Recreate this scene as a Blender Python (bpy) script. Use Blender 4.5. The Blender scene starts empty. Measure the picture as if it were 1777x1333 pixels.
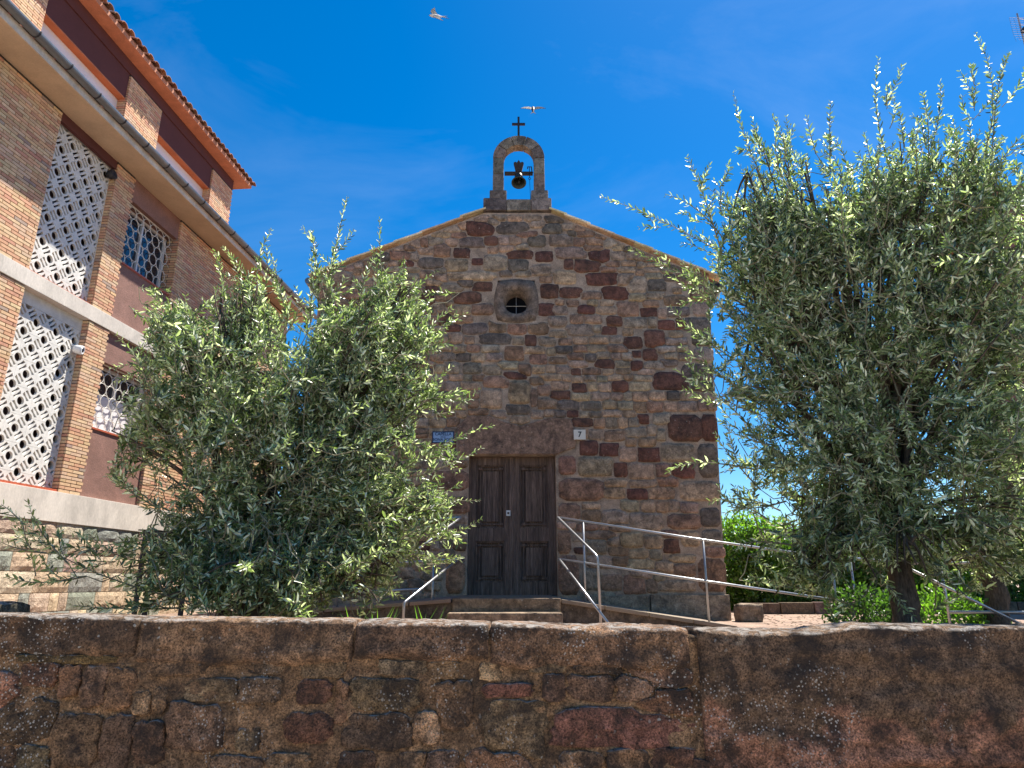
import bpy, bmesh, math, random
import numpy as np
from mathutils import Vector, Matrix, noise
from mathutils.geometry import tessellate_polygon
R = math.radians
scn = bpy.context.scene
COL = scn.collection

# ------------------------------------------------------------------ camera
FPX = 1777 * 24 / 36.0
PITCH = math.atan(344 / FPX)
EYE = 1.6
cam_d = bpy.data.cameras.new('camera')
cam_d.sensor_width = 36; cam_d.lens = 24
cam_d.clip_start = 0.05; cam_d.clip_end = 6000
cam = bpy.data.objects.new('camera', cam_d)
cam.location = (0, 0, EYE); cam.rotation_euler = (math.pi / 2 + PITCH, 0, 0)
COL.objects.link(cam); scn.camera = cam

# ------------------------------------------------------------------ sky, sun, exposure
SUN_EL, SUN_AZ = 62.0, 46.0          # azimuth measured from +Y towards +X
w = bpy.data.worlds.new('World'); scn.world = w; w.use_nodes = True
nt = w.node_tree; nt.nodes.clear()
wo = nt.nodes.new('ShaderNodeOutputWorld'); bg = nt.nodes.new('ShaderNodeBackground')
sky = nt.nodes.new('ShaderNodeTexSky'); sky.sky_type = 'NISHITA'; sky.sun_disc = False
sky.sun_elevation = R(SUN_EL); sky.sun_rotation = R(SUN_AZ)
sky.air_density = 1.0; sky.dust_density = 0.2; sky.ozone_density = 4.0; sky.altitude = 300
hs = nt.nodes.new('ShaderNodeHueSaturation'); hs.inputs['Saturation'].default_value = 1.42
hs.inputs['Value'].default_value = 1.0
tc = nt.nodes.new('ShaderNodeTexCoord')
mp = nt.nodes.new('ShaderNodeMapping'); mp.inputs['Rotation'].default_value = (0.3, 0.5, -0.9); mp.inputs['Location'].default_value = (3.1, 0.4, 1.7)
mp.inputs['Scale'].default_value = (1.1, 3.2, 2.0)
cn = nt.nodes.new('ShaderNodeTexNoise'); cn.inputs['Scale'].default_value = 1.3
cn.inputs['Detail'].default_value = 7; cn.inputs['Roughness'].default_value = 0.62
cn.inputs['Distortion'].default_value = 0.8
cr = nt.nodes.new('ShaderNodeMapRange')
cr.inputs['From Min'].default_value = 0.47; cr.inputs['From Max'].default_value = 0.85
cr.inputs['To Min'].default_value = 0.0; cr.inputs['To Max'].default_value = 0.14
mx = nt.nodes.new('ShaderNodeMix'); mx.data_type = 'RGBA'
mx.inputs['B'].default_value = (5.2, 6.0, 7.2, 1)
L = nt.links.new
L(sky.outputs[0], hs.inputs['Color']); L(tc.outputs['Generated'], mp.inputs['Vector'])
L(mp.outputs[0], cn.inputs['Vector']); L(cn.outputs['Fac'], cr.inputs['Value'])
L(cr.outputs[0], mx.inputs['Factor']); L(hs.outputs[0], mx.inputs['A'])
L(mx.outputs['Result'], bg.inputs['Color']); bg.inputs['Strength'].default_value = 0.073
L(bg.outputs[0], wo.inputs['Surface'])

sd = bpy.data.lights.new('sun', 'SUN'); sd.energy = 5.0; sd.angle = R(0.53); sd.color = (1.0, 0.93, 0.82)
so = bpy.data.objects.new('sun', sd); COL.objects.link(so)
sv = Vector((math.cos(R(SUN_EL)) * math.sin(R(SUN_AZ)), math.cos(R(SUN_EL)) * math.cos(R(SUN_AZ)), math.sin(R(SUN_EL))))
so.rotation_euler = sv.to_track_quat('Z', 'Y').to_euler(); so.location = sv * 60
scn.view_settings.view_transform = 'Standard'; scn.view_settings.look = 'None'
scn.view_settings.exposure = 1.25; scn.view_settings.gamma = 1.0

# ------------------------------------------------------------------ pixel helpers (photograph pixels 1777 x 1333)
def ray(px, py):
    x = (px - 888.5) / FPX; u = (666.5 - py) / FPX
    c, s = math.cos(PITCH), math.sin(PITCH)
    return Vector((x, c - u * s, s + u * c))
def P(px, py, Y):
    d = ray(px, py); t = Y / d.y
    return Vector((d.x * t, Y, EYE + d.z * t))

# ------------------------------------------------------------------ materials
MATS = {}
def newmat(name):
    m = bpy.data.materials.new(name); m.use_nodes = True
    t = m.node_tree; t.nodes.clear()
    o = t.nodes.new('ShaderNodeOutputMaterial'); b = t.nodes.new('ShaderNodeBsdfPrincipled')
    t.links.new(b.outputs[0], o.inputs[0]); MATS[name] = m
    return m, t, b, o
def N(t, kind, **kw):
    n = t.nodes.new(kind)
    for k, v in kw.items():
        if k in n.inputs: n.inputs[k].default_value = v
        else: setattr(n, k, v)
    return n
def mixrgb(t, fac, a, b, mode='MIX'):
    m = t.nodes.new('ShaderNodeMix'); m.data_type = 'RGBA'; m.blend_type = mode
    for k, v in (('Factor', fac), ('A', a), ('B', b)):
        if hasattr(v, 'is_linked') or hasattr(v, 'links'): t.links.new(v, m.inputs[k])
        elif k == 'Factor': m.inputs[k].default_value = v
        else: m.inputs[k].default_value = (*v, 1) if len(v) == 3 else v
    return m.outputs['Result']
def rng(t, v, a, b, c=0.0, d=1.0):
    m = N(t, 'ShaderNodeMapRange'); t.links.new(v, m.inputs['Value'])
    m.inputs['From Min'].default_value = a; m.inputs['From Max'].default_value = b
    m.inputs['To Min'].default_value = c; m.inputs['To Max'].default_value = d
    return m.outputs[0]
def mul(t, a, b, op='MULTIPLY'):
    m = N(t, 'ShaderNodeMath', operation=op)
    for i, v in enumerate((a, b)):
        if isinstance(v, (int, float)): m.inputs[i].default_value = v
        else: t.links.new(v, m.inputs[i])
    return m.outputs[0]
def wpos(t, scale=(1, 1, 1), obj=False):
    if obj: src = N(t, 'ShaderNodeTexCoord').outputs['Object']
    else: src = N(t, 'ShaderNodeNewGeometry').outputs['Position']
    m = N(t, 'ShaderNodeMapping'); m.inputs['Scale'].default_value = scale
    t.links.new(src, m.inputs['Vector']); return m.outputs[0]
def noi(t, vec, scale, detail=5, rough=0.6, dist=0.0):
    n = N(t, 'ShaderNodeTexNoise'); n.inputs['Scale'].default_value = scale
    n.inputs['Detail'].default_value = detail; n.inputs['Roughness'].default_value = rough
    n.inputs['Distortion'].default_value = dist
    t.links.new(vec, n.inputs['Vector']); return n.outputs['Fac']
def bump(t, b, h, strength, dist):
    n = N(t, 'ShaderNodeBump'); n.inputs['Strength'].default_value = strength; n.inputs['Distance'].default_value = dist
    t.links.new(h, n.inputs['Height']); t.links.new(n.outputs[0], b.inputs['Normal'])

def surf(name, base=None, rough=0.85, var=0.35, vs=6.0, grain=60.0, bs=0.5, bd=0.01, dark=0.0, darks=2.0,
         lichen=0.0, ochre=0.0, spec=0.3, metal=0.0, scale=(1, 1, 1), obj=False, attr=False, fine=0.25, lich2=False, dk=(0.47, 0.66), dist=0.8, dcol=(0.022, 0.020, 0.020)):
    """general procedural surface: base colour (or 'col' attribute) with mottling, dark weathering, lichen spots and relief"""
    m, t, b, o = newmat(name)
    v = wpos(t, scale, obj)
    if attr:
        a = N(t, 'ShaderNodeAttribute', attribute_name='col'); c = a.outputs['Color']
    else:
        c = N(t, 'ShaderNodeRGB'); c.outputs[0].default_value = (*base, 1); c = c.outputs[0]
    n1 = noi(t, v, vs, 6, 0.65, 0.4); n2 = noi(t, v, grain, 4, 0.7)
    f = rng(t, n1, 0.28, 0.72, 1 - var, 1 + var)
    g = rng(t, n2, 0.34, 0.66, 1 - fine, 1 + fine)
    f = mul(t, f, g)
    vm = N(t, 'ShaderNodeVectorMath', operation='SCALE'); t.links.new(c, vm.inputs[0]); t.links.new(f, vm.inputs['Scale'])
    c = vm.outputs[0]
    if ochre:
        n5 = noi(t, v, 4.3, 5, 0.7, 0.5)
        c = mixrgb(t, rng(t, n5, 0.56, 0.72, 0, ochre), c, (0.20, 0.11, 0.035))
    if dark:
        n3 = noi(t, v, darks, 8, 0.72, dist)
        c = mixrgb(t, rng(t, n3, dk[0], dk[1], 0, dark), c, dcol)
    if lichen:
        n4 = noi(t, v, 1.7, 4, 0.6)
        vo = N(t, 'ShaderNodeTexVoronoi'); vo.inputs['Scale'].default_value = 21; vo.inputs['Randomness'].default_value = 1
        vv = N(t, 'ShaderNodeVectorMath', operation='ADD'); t.links.new(v, vv.inputs[0])
        nn = N(t, 'ShaderNodeTexNoise'); nn.inputs['Scale'].default_value = 30; t.links.new(v, nn.inputs['Vector'])
        sc = N(t, 'ShaderNodeVectorMath', operation='SCALE'); sc.inputs['Scale'].default_value = 0.03
        t.links.new(nn.outputs['Color'], sc.inputs[0]); t.links.new(sc.outputs[0], vv.inputs[1])
        t.links.new(vv.outputs[0], vo.inputs['Vector'])
        sp = rng(t, vo.outputs['Distance'], 0.20, 0.13)
        sep = N(t, 'ShaderNodeSeparateColor'); t.links.new(vo.outputs['Color'], sep.inputs[0])
        sel = mul(t, rng(t, sep.outputs[0], 0.62, 0.66), rng(t, n4, 0.46, 0.60))
        c = mixrgb(t, mul(t, mul(t, sp, sel), lichen), c, (0.52, 0.50, 0.44))
    if lich2:
        ge = N(t, 'ShaderNodeNewGeometry'); sx = N(t, 'ShaderNodeSeparateXYZ'); t.links.new(ge.outputs['Normal'], sx.inputs[0])
        v2 = N(t, 'ShaderNodeTexVoronoi'); v2.inputs['Scale'].default_value = 62; t.links.new(v, v2.inputs['Vector'])
        s2 = N(t, 'ShaderNodeSeparateColor'); t.links.new(v2.outputs['Color'], s2.inputs[0])
        q2 = mul(t, rng(t, v2.outputs['Distance'], 0.34, 0.24), mul(t, rng(t, s2.outputs[1], 0.45, 0.5), rng(t, noi(t, v, 1.1, 5, 0.65, 0.6), 0.51, 0.58)))
        c = mixrgb(t, mul(t, q2, 0.95), c, (0.66, 0.62, 0.55))
        # crust lichen settles on upward facing ledges
        q3 = mul(t, rng(t, sx.outputs[2], 0.45, 0.85), rng(t, noi(t, v, 13, 6, 0.7, 0.6), 0.46, 0.58))
        c = mixrgb(t, mul(t, q3, 0.8), c, (0.50, 0.46, 0.42))
    t.links.new(c, b.inputs['Base Color'])
    b.inputs['Roughness'].default_value = rough; b.inputs['Metallic'].default_value = metal
    b.inputs['Specular IOR Level'].default_value = spec
    h = mul(t, mul(t, n1, 1.0), mul(t, n2, 0.35), 'ADD')
    n6 = noi(t, v, grain * 3, 3, 0.6); h = mul(t, h, mul(t, n6, 0.12), 'ADD')
    bump(t, b, h, bs, bd)
    return m

surf('rubble', attr=True, var=0.55, vs=11, grain=40, dark=0.66, darks=3.6, lichen=0.55, bs=0.9, bd=0.02, fine=0.3)
surf('mortar', (0.405, 0.305, 0.228), var=0.34, vs=6, grain=45, dark=0.52, darks=1.9, lichen=0.25, bs=0.8, bd=0.02)
surf('fore_stone', attr=True, var=0.7, vs=17, grain=95, dark=0.88, darks=4.0, lichen=0.95, ochre=0.5, bs=1.0, bd=0.06, fine=0.85, lich2=True, dk=(0.46, 0.60), dist=0.25, dcol=(0.045, 0.033, 0.026))
surf('fore_mortar', (0.35, 0.205, 0.105), var=0.65, vs=15, grain=95, dark=0.8, darks=3.6, lichen=0.8, ochre=0.45, bs=1.0, bd=0.06, fine=0.8, lich2=True, dk=(0.46, 0.62), dist=0.25, dcol=(0.045, 0.033, 0.026))
surf('dressed', attr=True, var=0.18, vs=4, grain=80, dark=0.25, darks=1.6, bs=0.35, bd=0.01, fine=0.15)
surf('brick', attr=True, var=0.16, vs=14, grain=90, bs=0.3, bd=0.004, fine=0.18)
surf('brick_joint', (0.05, 0.04, 0.033), var=0.2, vs=10, grain=60)
surf('concrete', (0.57, 0.52, 0.46), var=0.16, vs=3.5, grain=50, scale=(1, 1, 0.45), dark=0.22, darks=2.2, bs=0.3, bd=0.006, fine=0.1)
surf('concrete_tan', (0.50, 0.37, 0.25), var=0.14, vs=1.8, grain=40, dark=0.10, darks=1.3, bs=0.25, bd=0.006, fine=0.08)
surf('screen', (0.65, 0.635, 0.60), var=0.13, vs=7, grain=50, dark=0.12, darks=3, bs=0.2, bd=0.003, fine=0.06)
surf('render_maroon', (0.235, 0.128, 0.102), var=0.2, vs=3, grain=75, bs=0.9, bd=0.012, fine=0.28)
surf('paint_maroon', (0.10, 0.035, 0.032), var=0.12, vs=3, grain=60, bs=0.2, bd=0.004, fine=0.08)
surf('maroon_bounce_lit', (0.46, 0.16, 0.07), var=0.15, vs=3, grain=60, bs=0.2, bd=0.004, fine=0.1)  # orange stands for bounced light, painted onto the maroon lintel undersides
surf('terracotta', (0.50, 0.22, 0.13), var=0.2, vs=5, grain=60, dark=0.12, bs=0.3, bd=0.006, fine=0.12)
surf('roof_tile', attr=True, var=0.3, vs=7, grain=50, dark=0.3, darks=4, lichen=0.3, bs=0.5, bd=0.008)
surf('plinth_stone', attr=True, var=0.22, vs=8, grain=40, bs=1.0, bd=0.03, fine=0.25)
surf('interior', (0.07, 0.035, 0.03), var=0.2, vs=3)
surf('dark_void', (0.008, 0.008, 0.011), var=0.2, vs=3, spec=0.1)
surf('white_blind', (0.70, 0.68, 0.70), var=0.05, vs=2, grain=30, bs=0.1, rough=0.6, fine=0.04)
surf('sill_red', (0.42, 0.10, 0.05), var=0.2, vs=12, grain=60, bs=0.2, rough=0.5)
surf('wood', (0.150, 0.105, 0.085), var=0.6, vs=11, grain=45, bs=1.0, bd=0.008, scale=(3.0, 3.0, 0.14), dark=0.5, darks=3.0, fine=0.5, rough=0.8)
surf('zinc', (0.20, 0.215, 0.225), var=0.15, vs=5, grain=50, rough=0.45, metal=0.75, bs=0.1, spec=0.5, fine=0.08)
surf('galvanised', (0.40, 0.41, 0.43), var=0.15, vs=14, grain=60, rough=0.36, metal=0.8, bs=0.08, spec=0.5, fine=0.08)
surf('dark_iron', (0.030, 0.030, 0.034), var=0.2, vs=20, grain=60, rough=0.55, metal=0.3, spec=0.4)
surf('bronze', (0.050, 0.062, 0.058), var=0.3, vs=18, grain=60, rough=0.5, metal=0.6, spec=0.5)
surf('old_wood_dark', (0.045, 0.036, 0.032), var=0.3, vs=15, grain=60)
surf('white_paint', (0.72, 0.73, 0.74), var=0.04, vs=9, grain=60, rough=0.4, bs=0.03, fine=0.03, spec=0.5)
surf('tile_white', (0.70, 0.66, 0.58), var=0.06, vs=20, grain=60, rough=0.35, bs=0.03, fine=0.03, spec=0.5)
surf('plaque_blue', (0.27, 0.40, 0.62), var=0.08, vs=20, grain=60, rough=0.25, bs=0.03, fine=0.03, spec=0.6)
surf('plaque_ink', (0.012, 0.035, 0.10), var=0.05, rough=0.3, bs=0.02, fine=0.02)
surf('ink_black', (0.02, 0.018, 0.016), var=0.05, rough=0.4, bs=0.02, fine=0.02)
surf('ground', (0.29, 0.20, 0.15), var=0.45, vs=2.6, grain=30, dark=0.4, darks=1.6, bs=0.9, bd=0.03, fine=0.3)
surf('paving', (0.46, 0.42, 0.37), var=0.25, vs=2, grain=60, bs=0.8, bd=0.01)
surf('bark', (0.105, 0.078, 0.056), var=0.5, vs=10, grain=40, scale=(1.6, 1.6, 0.5), bs=1.0, bd=0.03, fine=0.4, dark=0.3, darks=5)
surf('twig_bark', (0.20, 0.185, 0.12), var=0.25, vs=15, grain=60, bs=0.2)
surf('feather', attr=True, var=0.1, vs=30, rough=0.6)
m, t, b, o = newmat('dark_glass')
b.inputs['Base Color'].default_value = (0.012, 0.018, 0.03, 1); b.inputs['Roughness'].default_value = 0.06
b.inputs['Specular IOR Level'].default_value = 0.8
b.inputs['Roughness'].default_value = 0.08

def leafmat(name, gloss, trans, tint):
    m, t, b, o = newmat(name)
    a = N(t, 'ShaderNodeAttribute', attribute_name='col')
    v = wpos(t); n1 = noi(t, v, 3.0, 3, 0.6)
    vm = N(t, 'ShaderNodeVectorMath', operation='SCALE'); t.links.new(a.outputs['Color'], vm.inputs[0])
    t.links.new(rng(t, n1, 0.3, 0.7, 0.75, 1.25), vm.inputs['Scale'])
    t.links.new(vm.outputs[0], b.inputs['Base Color'])
    b.inputs['Roughness'].default_value = gloss; b.inputs['Specular IOR Level'].default_value = 1.0
    tr = N(t, 'ShaderNodeBsdfTranslucent')
    t.links.new(mixrgb(t, 1.0, vm.outputs[0], tint, 'MULTIPLY'), tr.inputs['Color'])
    ms = N(t, 'ShaderNodeMixShader'); ms.inputs[0].default_value = trans
    t.links.new(b.outputs[0], ms.inputs[1]); t.links.new(tr.outputs[0], ms.inputs[2])
    t.links.new(ms.outputs[0], o.inputs[0])
leafmat('olive_leaf', 0.36, 0.35, (1.55, 1.85, 0.85))
leafmat('hedge_leaf', 0.45, 0.45, (2.0, 2.6, 0.7))

# ------------------------------------------------------------------ mesh helpers
class MB:
    def __init__(s): s.v = []; s.f = []; s.c = []; s.col = (1, 1, 1)
    def add(s, verts, faces, col=None):
        k = len(s.v); s.v.extend([tuple(x) for x in verts]); c = col or s.col
        s.c.extend([c] * len(verts)); s.f.extend([tuple(i + k for i in f) for f in faces]); return s
    def box(s, x0, x1, y0, y1, z0, z1, col=None):
        v = [(x, y, z) for z in (z0, z1) for y in (y0, y1) for x in (x0, x1)]
        return s.add(v, [(0, 2, 3, 1), (4, 5, 7, 6), (0, 1, 5, 4), (2, 6, 7, 3), (0, 4, 6, 2), (1, 3, 7, 5)], col)
    def tube(s, pts, rad, n=8, caps=True, col=None):
        pts = [Vector(p) for p in pts]
        if isinstance(rad, (int, float)): rad = [rad] * len(pts)
        vs = []; fs = []; up = None
        for i, p in enumerate(pts):
            d = (pts[min(i + 1, len(pts) - 1)] - pts[max(i - 1, 0)])
            d = d.normalized() if d.length > 1e-9 else Vector((0, 0, 1))
            if up is None:
                up = Vector((0, 0, 1)) if abs(d.z) < 0.9 else Vector((1, 0, 0))
            a = d.cross(up)
            a = a.normalized() if a.length > 1e-6 else d.orthogonal().normalized()
            bb = a.cross(d).normalized(); up = bb
            for k in range(n):
                q = 2 * math.pi * k / n
                vs.append(p + (a * math.cos(q) + bb * math.sin(q)) * rad[i])
        for i in range(len(pts) - 1):
            for k in range(n):
                fs.append((i * n + k, i * n + (k + 1) % n, (i + 1) * n + (k + 1) % n, (i + 1) * n + k))
        if caps:
            fs.append(tuple(range(n - 1, -1, -1))); fs.append(tuple((len(pts) - 1) * n + k for k in range(n)))
        return s.add(vs, fs, col)
    def lathe(s, prof, n=20, M=None, col=None):
        vs = []; fs = []
        for r, z in prof:
            for k in range(n):
                q = 2 * math.pi * k / n; p = Vector((r * math.cos(q), r * math.sin(q), z))
                vs.append(M @ p if M else p)
        for i in range(len(prof) - 1):
            for k in range(n):
                fs.append((i * n + k, i * n + (k + 1) % n, (i + 1) * n + (k + 1) % n, (i + 1) * n + k))
        return s.add(vs, fs, col)
    def prism(s, poly, f0, f1, col=None):
        """poly: list of 2D points; f0,f1 map (a,b) -> 3D for the two ends"""
        n = len(poly); vs = [f0(*p) for p in poly] + [f1(*p) for p in poly]
        fs = [(i, (i + 1) % n, n + (i + 1) % n, n + i) for i in range(n)]
        tri = tessellate_polygon([[Vector((p[0], p[1], 0)) for p in poly]])
        for a in tri: fs.append(tuple(a)); fs.append(tuple(n + i for i in a))
        return s.add(vs, fs, col)
    def mesh(s, name, mat, smooth=False, bevel=0):
        me = bpy.data.meshes.new(name); me.from_pydata(s.v, [], s.f)
        at = me.attributes.new('col', 'FLOAT_COLOR', 'POINT')
        at.data.foreach_set('color', np.array([(*c, 1) for c in s.c], dtype=np.float32).ravel())
        bm = bmesh.new(); bm.from_mesh(me)
        bmesh.ops.recalc_face_normals(bm, faces=bm.faces)
        if bevel:
            bmesh.ops.bevel(bm, geom=[e for e in bm.edges if e.calc_face_angle(0) > 0.6], offset=bevel, segments=2, affect='EDGES', profile=0.6)
        bm.to_mesh(me); bm.free()
        if smooth: me.polygons.foreach_set('use_smooth', [True] * len(me.polygons))
        me.materials.append(MATS[mat]); me.update()
        return me
    def build(s, name, mat, parent=None, smooth=False, bevel=0, **props):
        return link(name, s.mesh(name, mat, smooth, bevel), parent, **props)
def link(name, me, parent=None, **props):
    o = bpy.data.objects.new(name, me); COL.objects.link(o)
    if parent: o.parent = parent
    for k, v in props.items(): o[k] = v
    return o
def thing(name, label, cat, loc=(0, 0, 0), rz=0, group=None):
    o = bpy.data.objects.new(name, None); COL.objects.link(o); o.empty_display_size = 0.2
    o.location = loc; o.rotation_euler = (0, 0, rz); o['label'] = label; o['category'] = cat
    if group: o['group'] = group
    return o
def jit(c, a=0.1, rg=random):
    k = 1 + rg.uniform(-a, a); return tuple(max(0.005, x * k * (1 + rg.uniform(-a, a) * 0.35)) for x in c)

# ------------------------------------------------------------------ rubble layout: stones fitted against each other
def stonefield(seeds, mask_fn, bounds, res, iters=5, p=4.0, N_=12, mortar=0.012, clip=1.15, rag=(-0.085, 0.06)):
    x0, x1, z0, z1 = bounds
    nx, nz = int((x1 - x0) / res), int((z1 - z0) / res)
    gx = x0 + (np.arange(nx) + 0.5) * res; gz = z0 + (np.arange(nz) + 0.5) * res
    X, Z = np.meshgrid(gx, gz); mask = mask_fn(X, Z)
    S = np.array([[s[0], s[1], s[2] / 2, s[3] / 2] for s in seeds]); fixed = [s[4] for s in seeds]
    for it in range(iters):
        best = np.full(X.shape, 1e9); lab = np.full(X.shape, -1, int)
        for i, (cx, cz, a, bq) in enumerate(S):
            k = 2.3
            i0 = max(0, int((cx - k * a - x0) / res)); i1 = min(nx, int((cx + k * a - x0) / res) + 1)
            j0 = max(0, int((cz - k * bq - z0) / res)); j1 = min(nz, int((cz + k * bq - z0) / res) + 1)
            if i0 >= i1 or j0 >= j1: continue
            d = (np.abs((X[j0:j1, i0:i1] - cx) / a) ** p + np.abs((Z[j0:j1, i0:i1] - cz) / bq) ** p) ** (1 / p)
            sub = best[j0:j1, i0:i1]; sel = d < sub
            sub[sel] = d[sel]; lab[j0:j1, i0:i1][sel] = i
        lab[~mask] = -1
        if it < iters - 1:
            for i in range(len(S)):
                if fixed[i]: continue
                q = lab == i if False else None
            idx = lab.ravel(); ok = idx >= 0
            cnt = np.bincount(idx[ok], minlength=len(S)).astype(float)
            sx = np.bincount(idx[ok], weights=X.ravel()[ok], minlength=len(S))
            sz = np.bincount(idx[ok], weights=Z.ravel()[ok], minlength=len(S))
            for i in range(len(S)):
                if not fixed[i] and cnt[i] > 0: S[i, 0] = sx[i] / cnt[i]; S[i, 1] = sz[i] / cnt[i]
    out = []
    rs = np.arange(0, 1.2, res * 0.5); rg = random.Random(5)
    for i, (cx, cz, a, bq) in enumerate(S):
        ix = int((cx - x0) / res); iz = int((cz - z0) / res)
        if not (0 <= ix < nx and 0 <= iz < nz) or lab[iz, ix] != i: continue
        th = (np.arange(N_) + 0.5) / N_ * 2 * math.pi
        dx, dz = np.cos(th) * a, np.sin(th) * bq
        ln = np.hypot(dx, dz); dx /= ln; dz /= ln
        px = cx + rs[:, None] * dx; pz = cz + rs[:, None] * dz
        jx = np.clip(((px - x0) / res).astype(int), 0, nx - 1); jz = np.clip(((pz - z0) / res).astype(int), 0, nz - 1)
        bad = (lab[jz, jx] != i) | (px < x0) | (px > x1) | (pz < z0) | (pz > z1)
        bad[-1, :] = True
        r = rs[np.argmax(bad, axis=0)]
        se = 1.0 / (np.abs(dx / a) ** p + np.abs(dz / bq) ** p) ** (1 / p)
        r = np.minimum(r, se * clip)
        r = r * 0.9 + 0.05 * (np.roll(r, 1) + np.roll(r, -1))
        r = np.maximum(r - mortar, 0.012)
        r = r * np.array([1 + rg.uniform(*rag) for _ in range(N_)])
        out.append((i, cx, cz, np.stack([cx + r * dx, cz + r * dz], 1)))
    return out
def stone_verts(cx, cz, poly, proud, tf, rings, nz_amp=0.0, seed=0):
    """rings: list of (scale, depth fraction). returns verts, faces with front towards the viewer"""
    n = len(poly); vs = []; fs = []
    for sc, dp in rings:
        for (x, z) in poly:
            a = cx + (x - cx) * sc; bq = cz + (z - cz) * sc
            d = proud * dp
            if nz_amp and dp > 0: d += nz_amp * noise.noise(Vector((a * 9, bq * 9, seed * 3.1))) + nz_amp * 0.6 * noise.noise(Vector((a * 24, bq * 24, seed * 1.7)))
            vs.append(tf(a, bq, d))
    d = proud * rings[-1][1] * 1.02 + (nz_amp * noise.noise(Vector((cx * 9, cz * 9, seed * 3.1))) if nz_amp else 0)
    vs.append(tf(cx, cz, d)); k = len(vs) - 1
    for r in range(len(rings) - 1):
        for i in range(n):
            fs.append((r * n + i, r * n + (i + 1) % n, (r + 1) * n + (i + 1) % n, (r + 1) * n + i))
    r = len(rings) - 1
    for i in range(n): fs.append((r * n + i, r * n + (i + 1) % n, k))
    return vs, fs

# ================================================================== SETTING
TZ = 1.04     # terrace level behind the roadside wall
g = MB()
S_ = 2500
g.add([(-S_, 4.25, TZ), (S_, 4.25, TZ), (S_, S_, TZ), (-S_, S_, TZ), (-S_, 4.25, 0), (S_, 4.25, 0), (S_, -60, 0), (-S_, -60, 0)],
      [(0, 1, 2, 3), (4, 5, 1, 0), (7, 6, 5, 4)])
g.build('ground', 'ground', kind='structure')
rd = MB(); rd.box(-120, 120, -3.5, 2.6, -0.05, 0.004); rd.build('road', 'paving', kind='structure')

# ------------------------------------------------------------------ CHAPEL
YC = 11.0
XL, XR0, XR1 = -3.37, 3.28, 3.45
def xz(px, py): p = P(px, py, YC); return p.x, p.z
OUT = [(XL, 0.9), (XR0, 0.9), (XR1, 6.75), (0.70, 8.02), (-0.50, 8.02), (XL, 6.79)]
DX0, DX1, DZ0, DZ1 = -0.70, 0.707, 1.395, 3.587
OX, OZ, OR = 0.075, 6.28, 0.176
SQ = (OX - 0.385, OX + 0.385, OZ - 0.40, OZ + 0.47)
LINT = [xz(*q) for q in [(795, 789), (794, 740), (812, 723), (850, 722), (876, 733), (905, 740), (930, 732), (955, 725), (990, 727), (999, 758), (998, 777), (985, 781), (966.5, 789)]]
chapel = thing('chapel', 'rubble stone chapel with bell gable, wooden double door and round window', 'chapel', (0, YC, 0))
def off(v): return Vector(v) - Vector((0, YC, 0))
wall = MB()
rect = lambda a: [(a[0], a[2]), (a[1], a[2]), (a[1], a[3]), (a[0], a[3])]
holes = [rect((DX0, DX1, DZ0, DZ1)), rect(SQ)]
loops = [OUT] + holes
allp = [p for l in loops for p in l]
tri = tessellate_polygon([[Vector((p[0], p[1], 0)) for p in l] for l in loops])
TH = 0.55
wall.add([(p[0], 0, p[1]) for p in allp], tri)
k0 = 0
for l in loops:
    n = len(l)
    wall.add([(p[0], 0, p[1]) for p in l] + [(p[0], TH, p[1]) for p in l], [(i, (i + 1) % n, n + (i + 1) % n, n + i) for i in range(n)])
wall.add([(p[0], TH, p[1]) for p in allp], tri)
wall.box(XL, XL + 0.5, TH + 0.002, 9, 0.9, 6.68); wall.box(XR1 - 0.6, XR1 - 0.1, TH + 0.002, 9, 0.9, 6.64)
wall.add([(XL, 9, 0.9), (XR1, 9, 0.9), (XR1, 9, 6.7), (0.1, 9, 8.1), (XL, 9, 6.7)], [(0, 1, 2, 3, 4)])
wallo = wall.build('wall', 'mortar', chapel)

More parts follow.
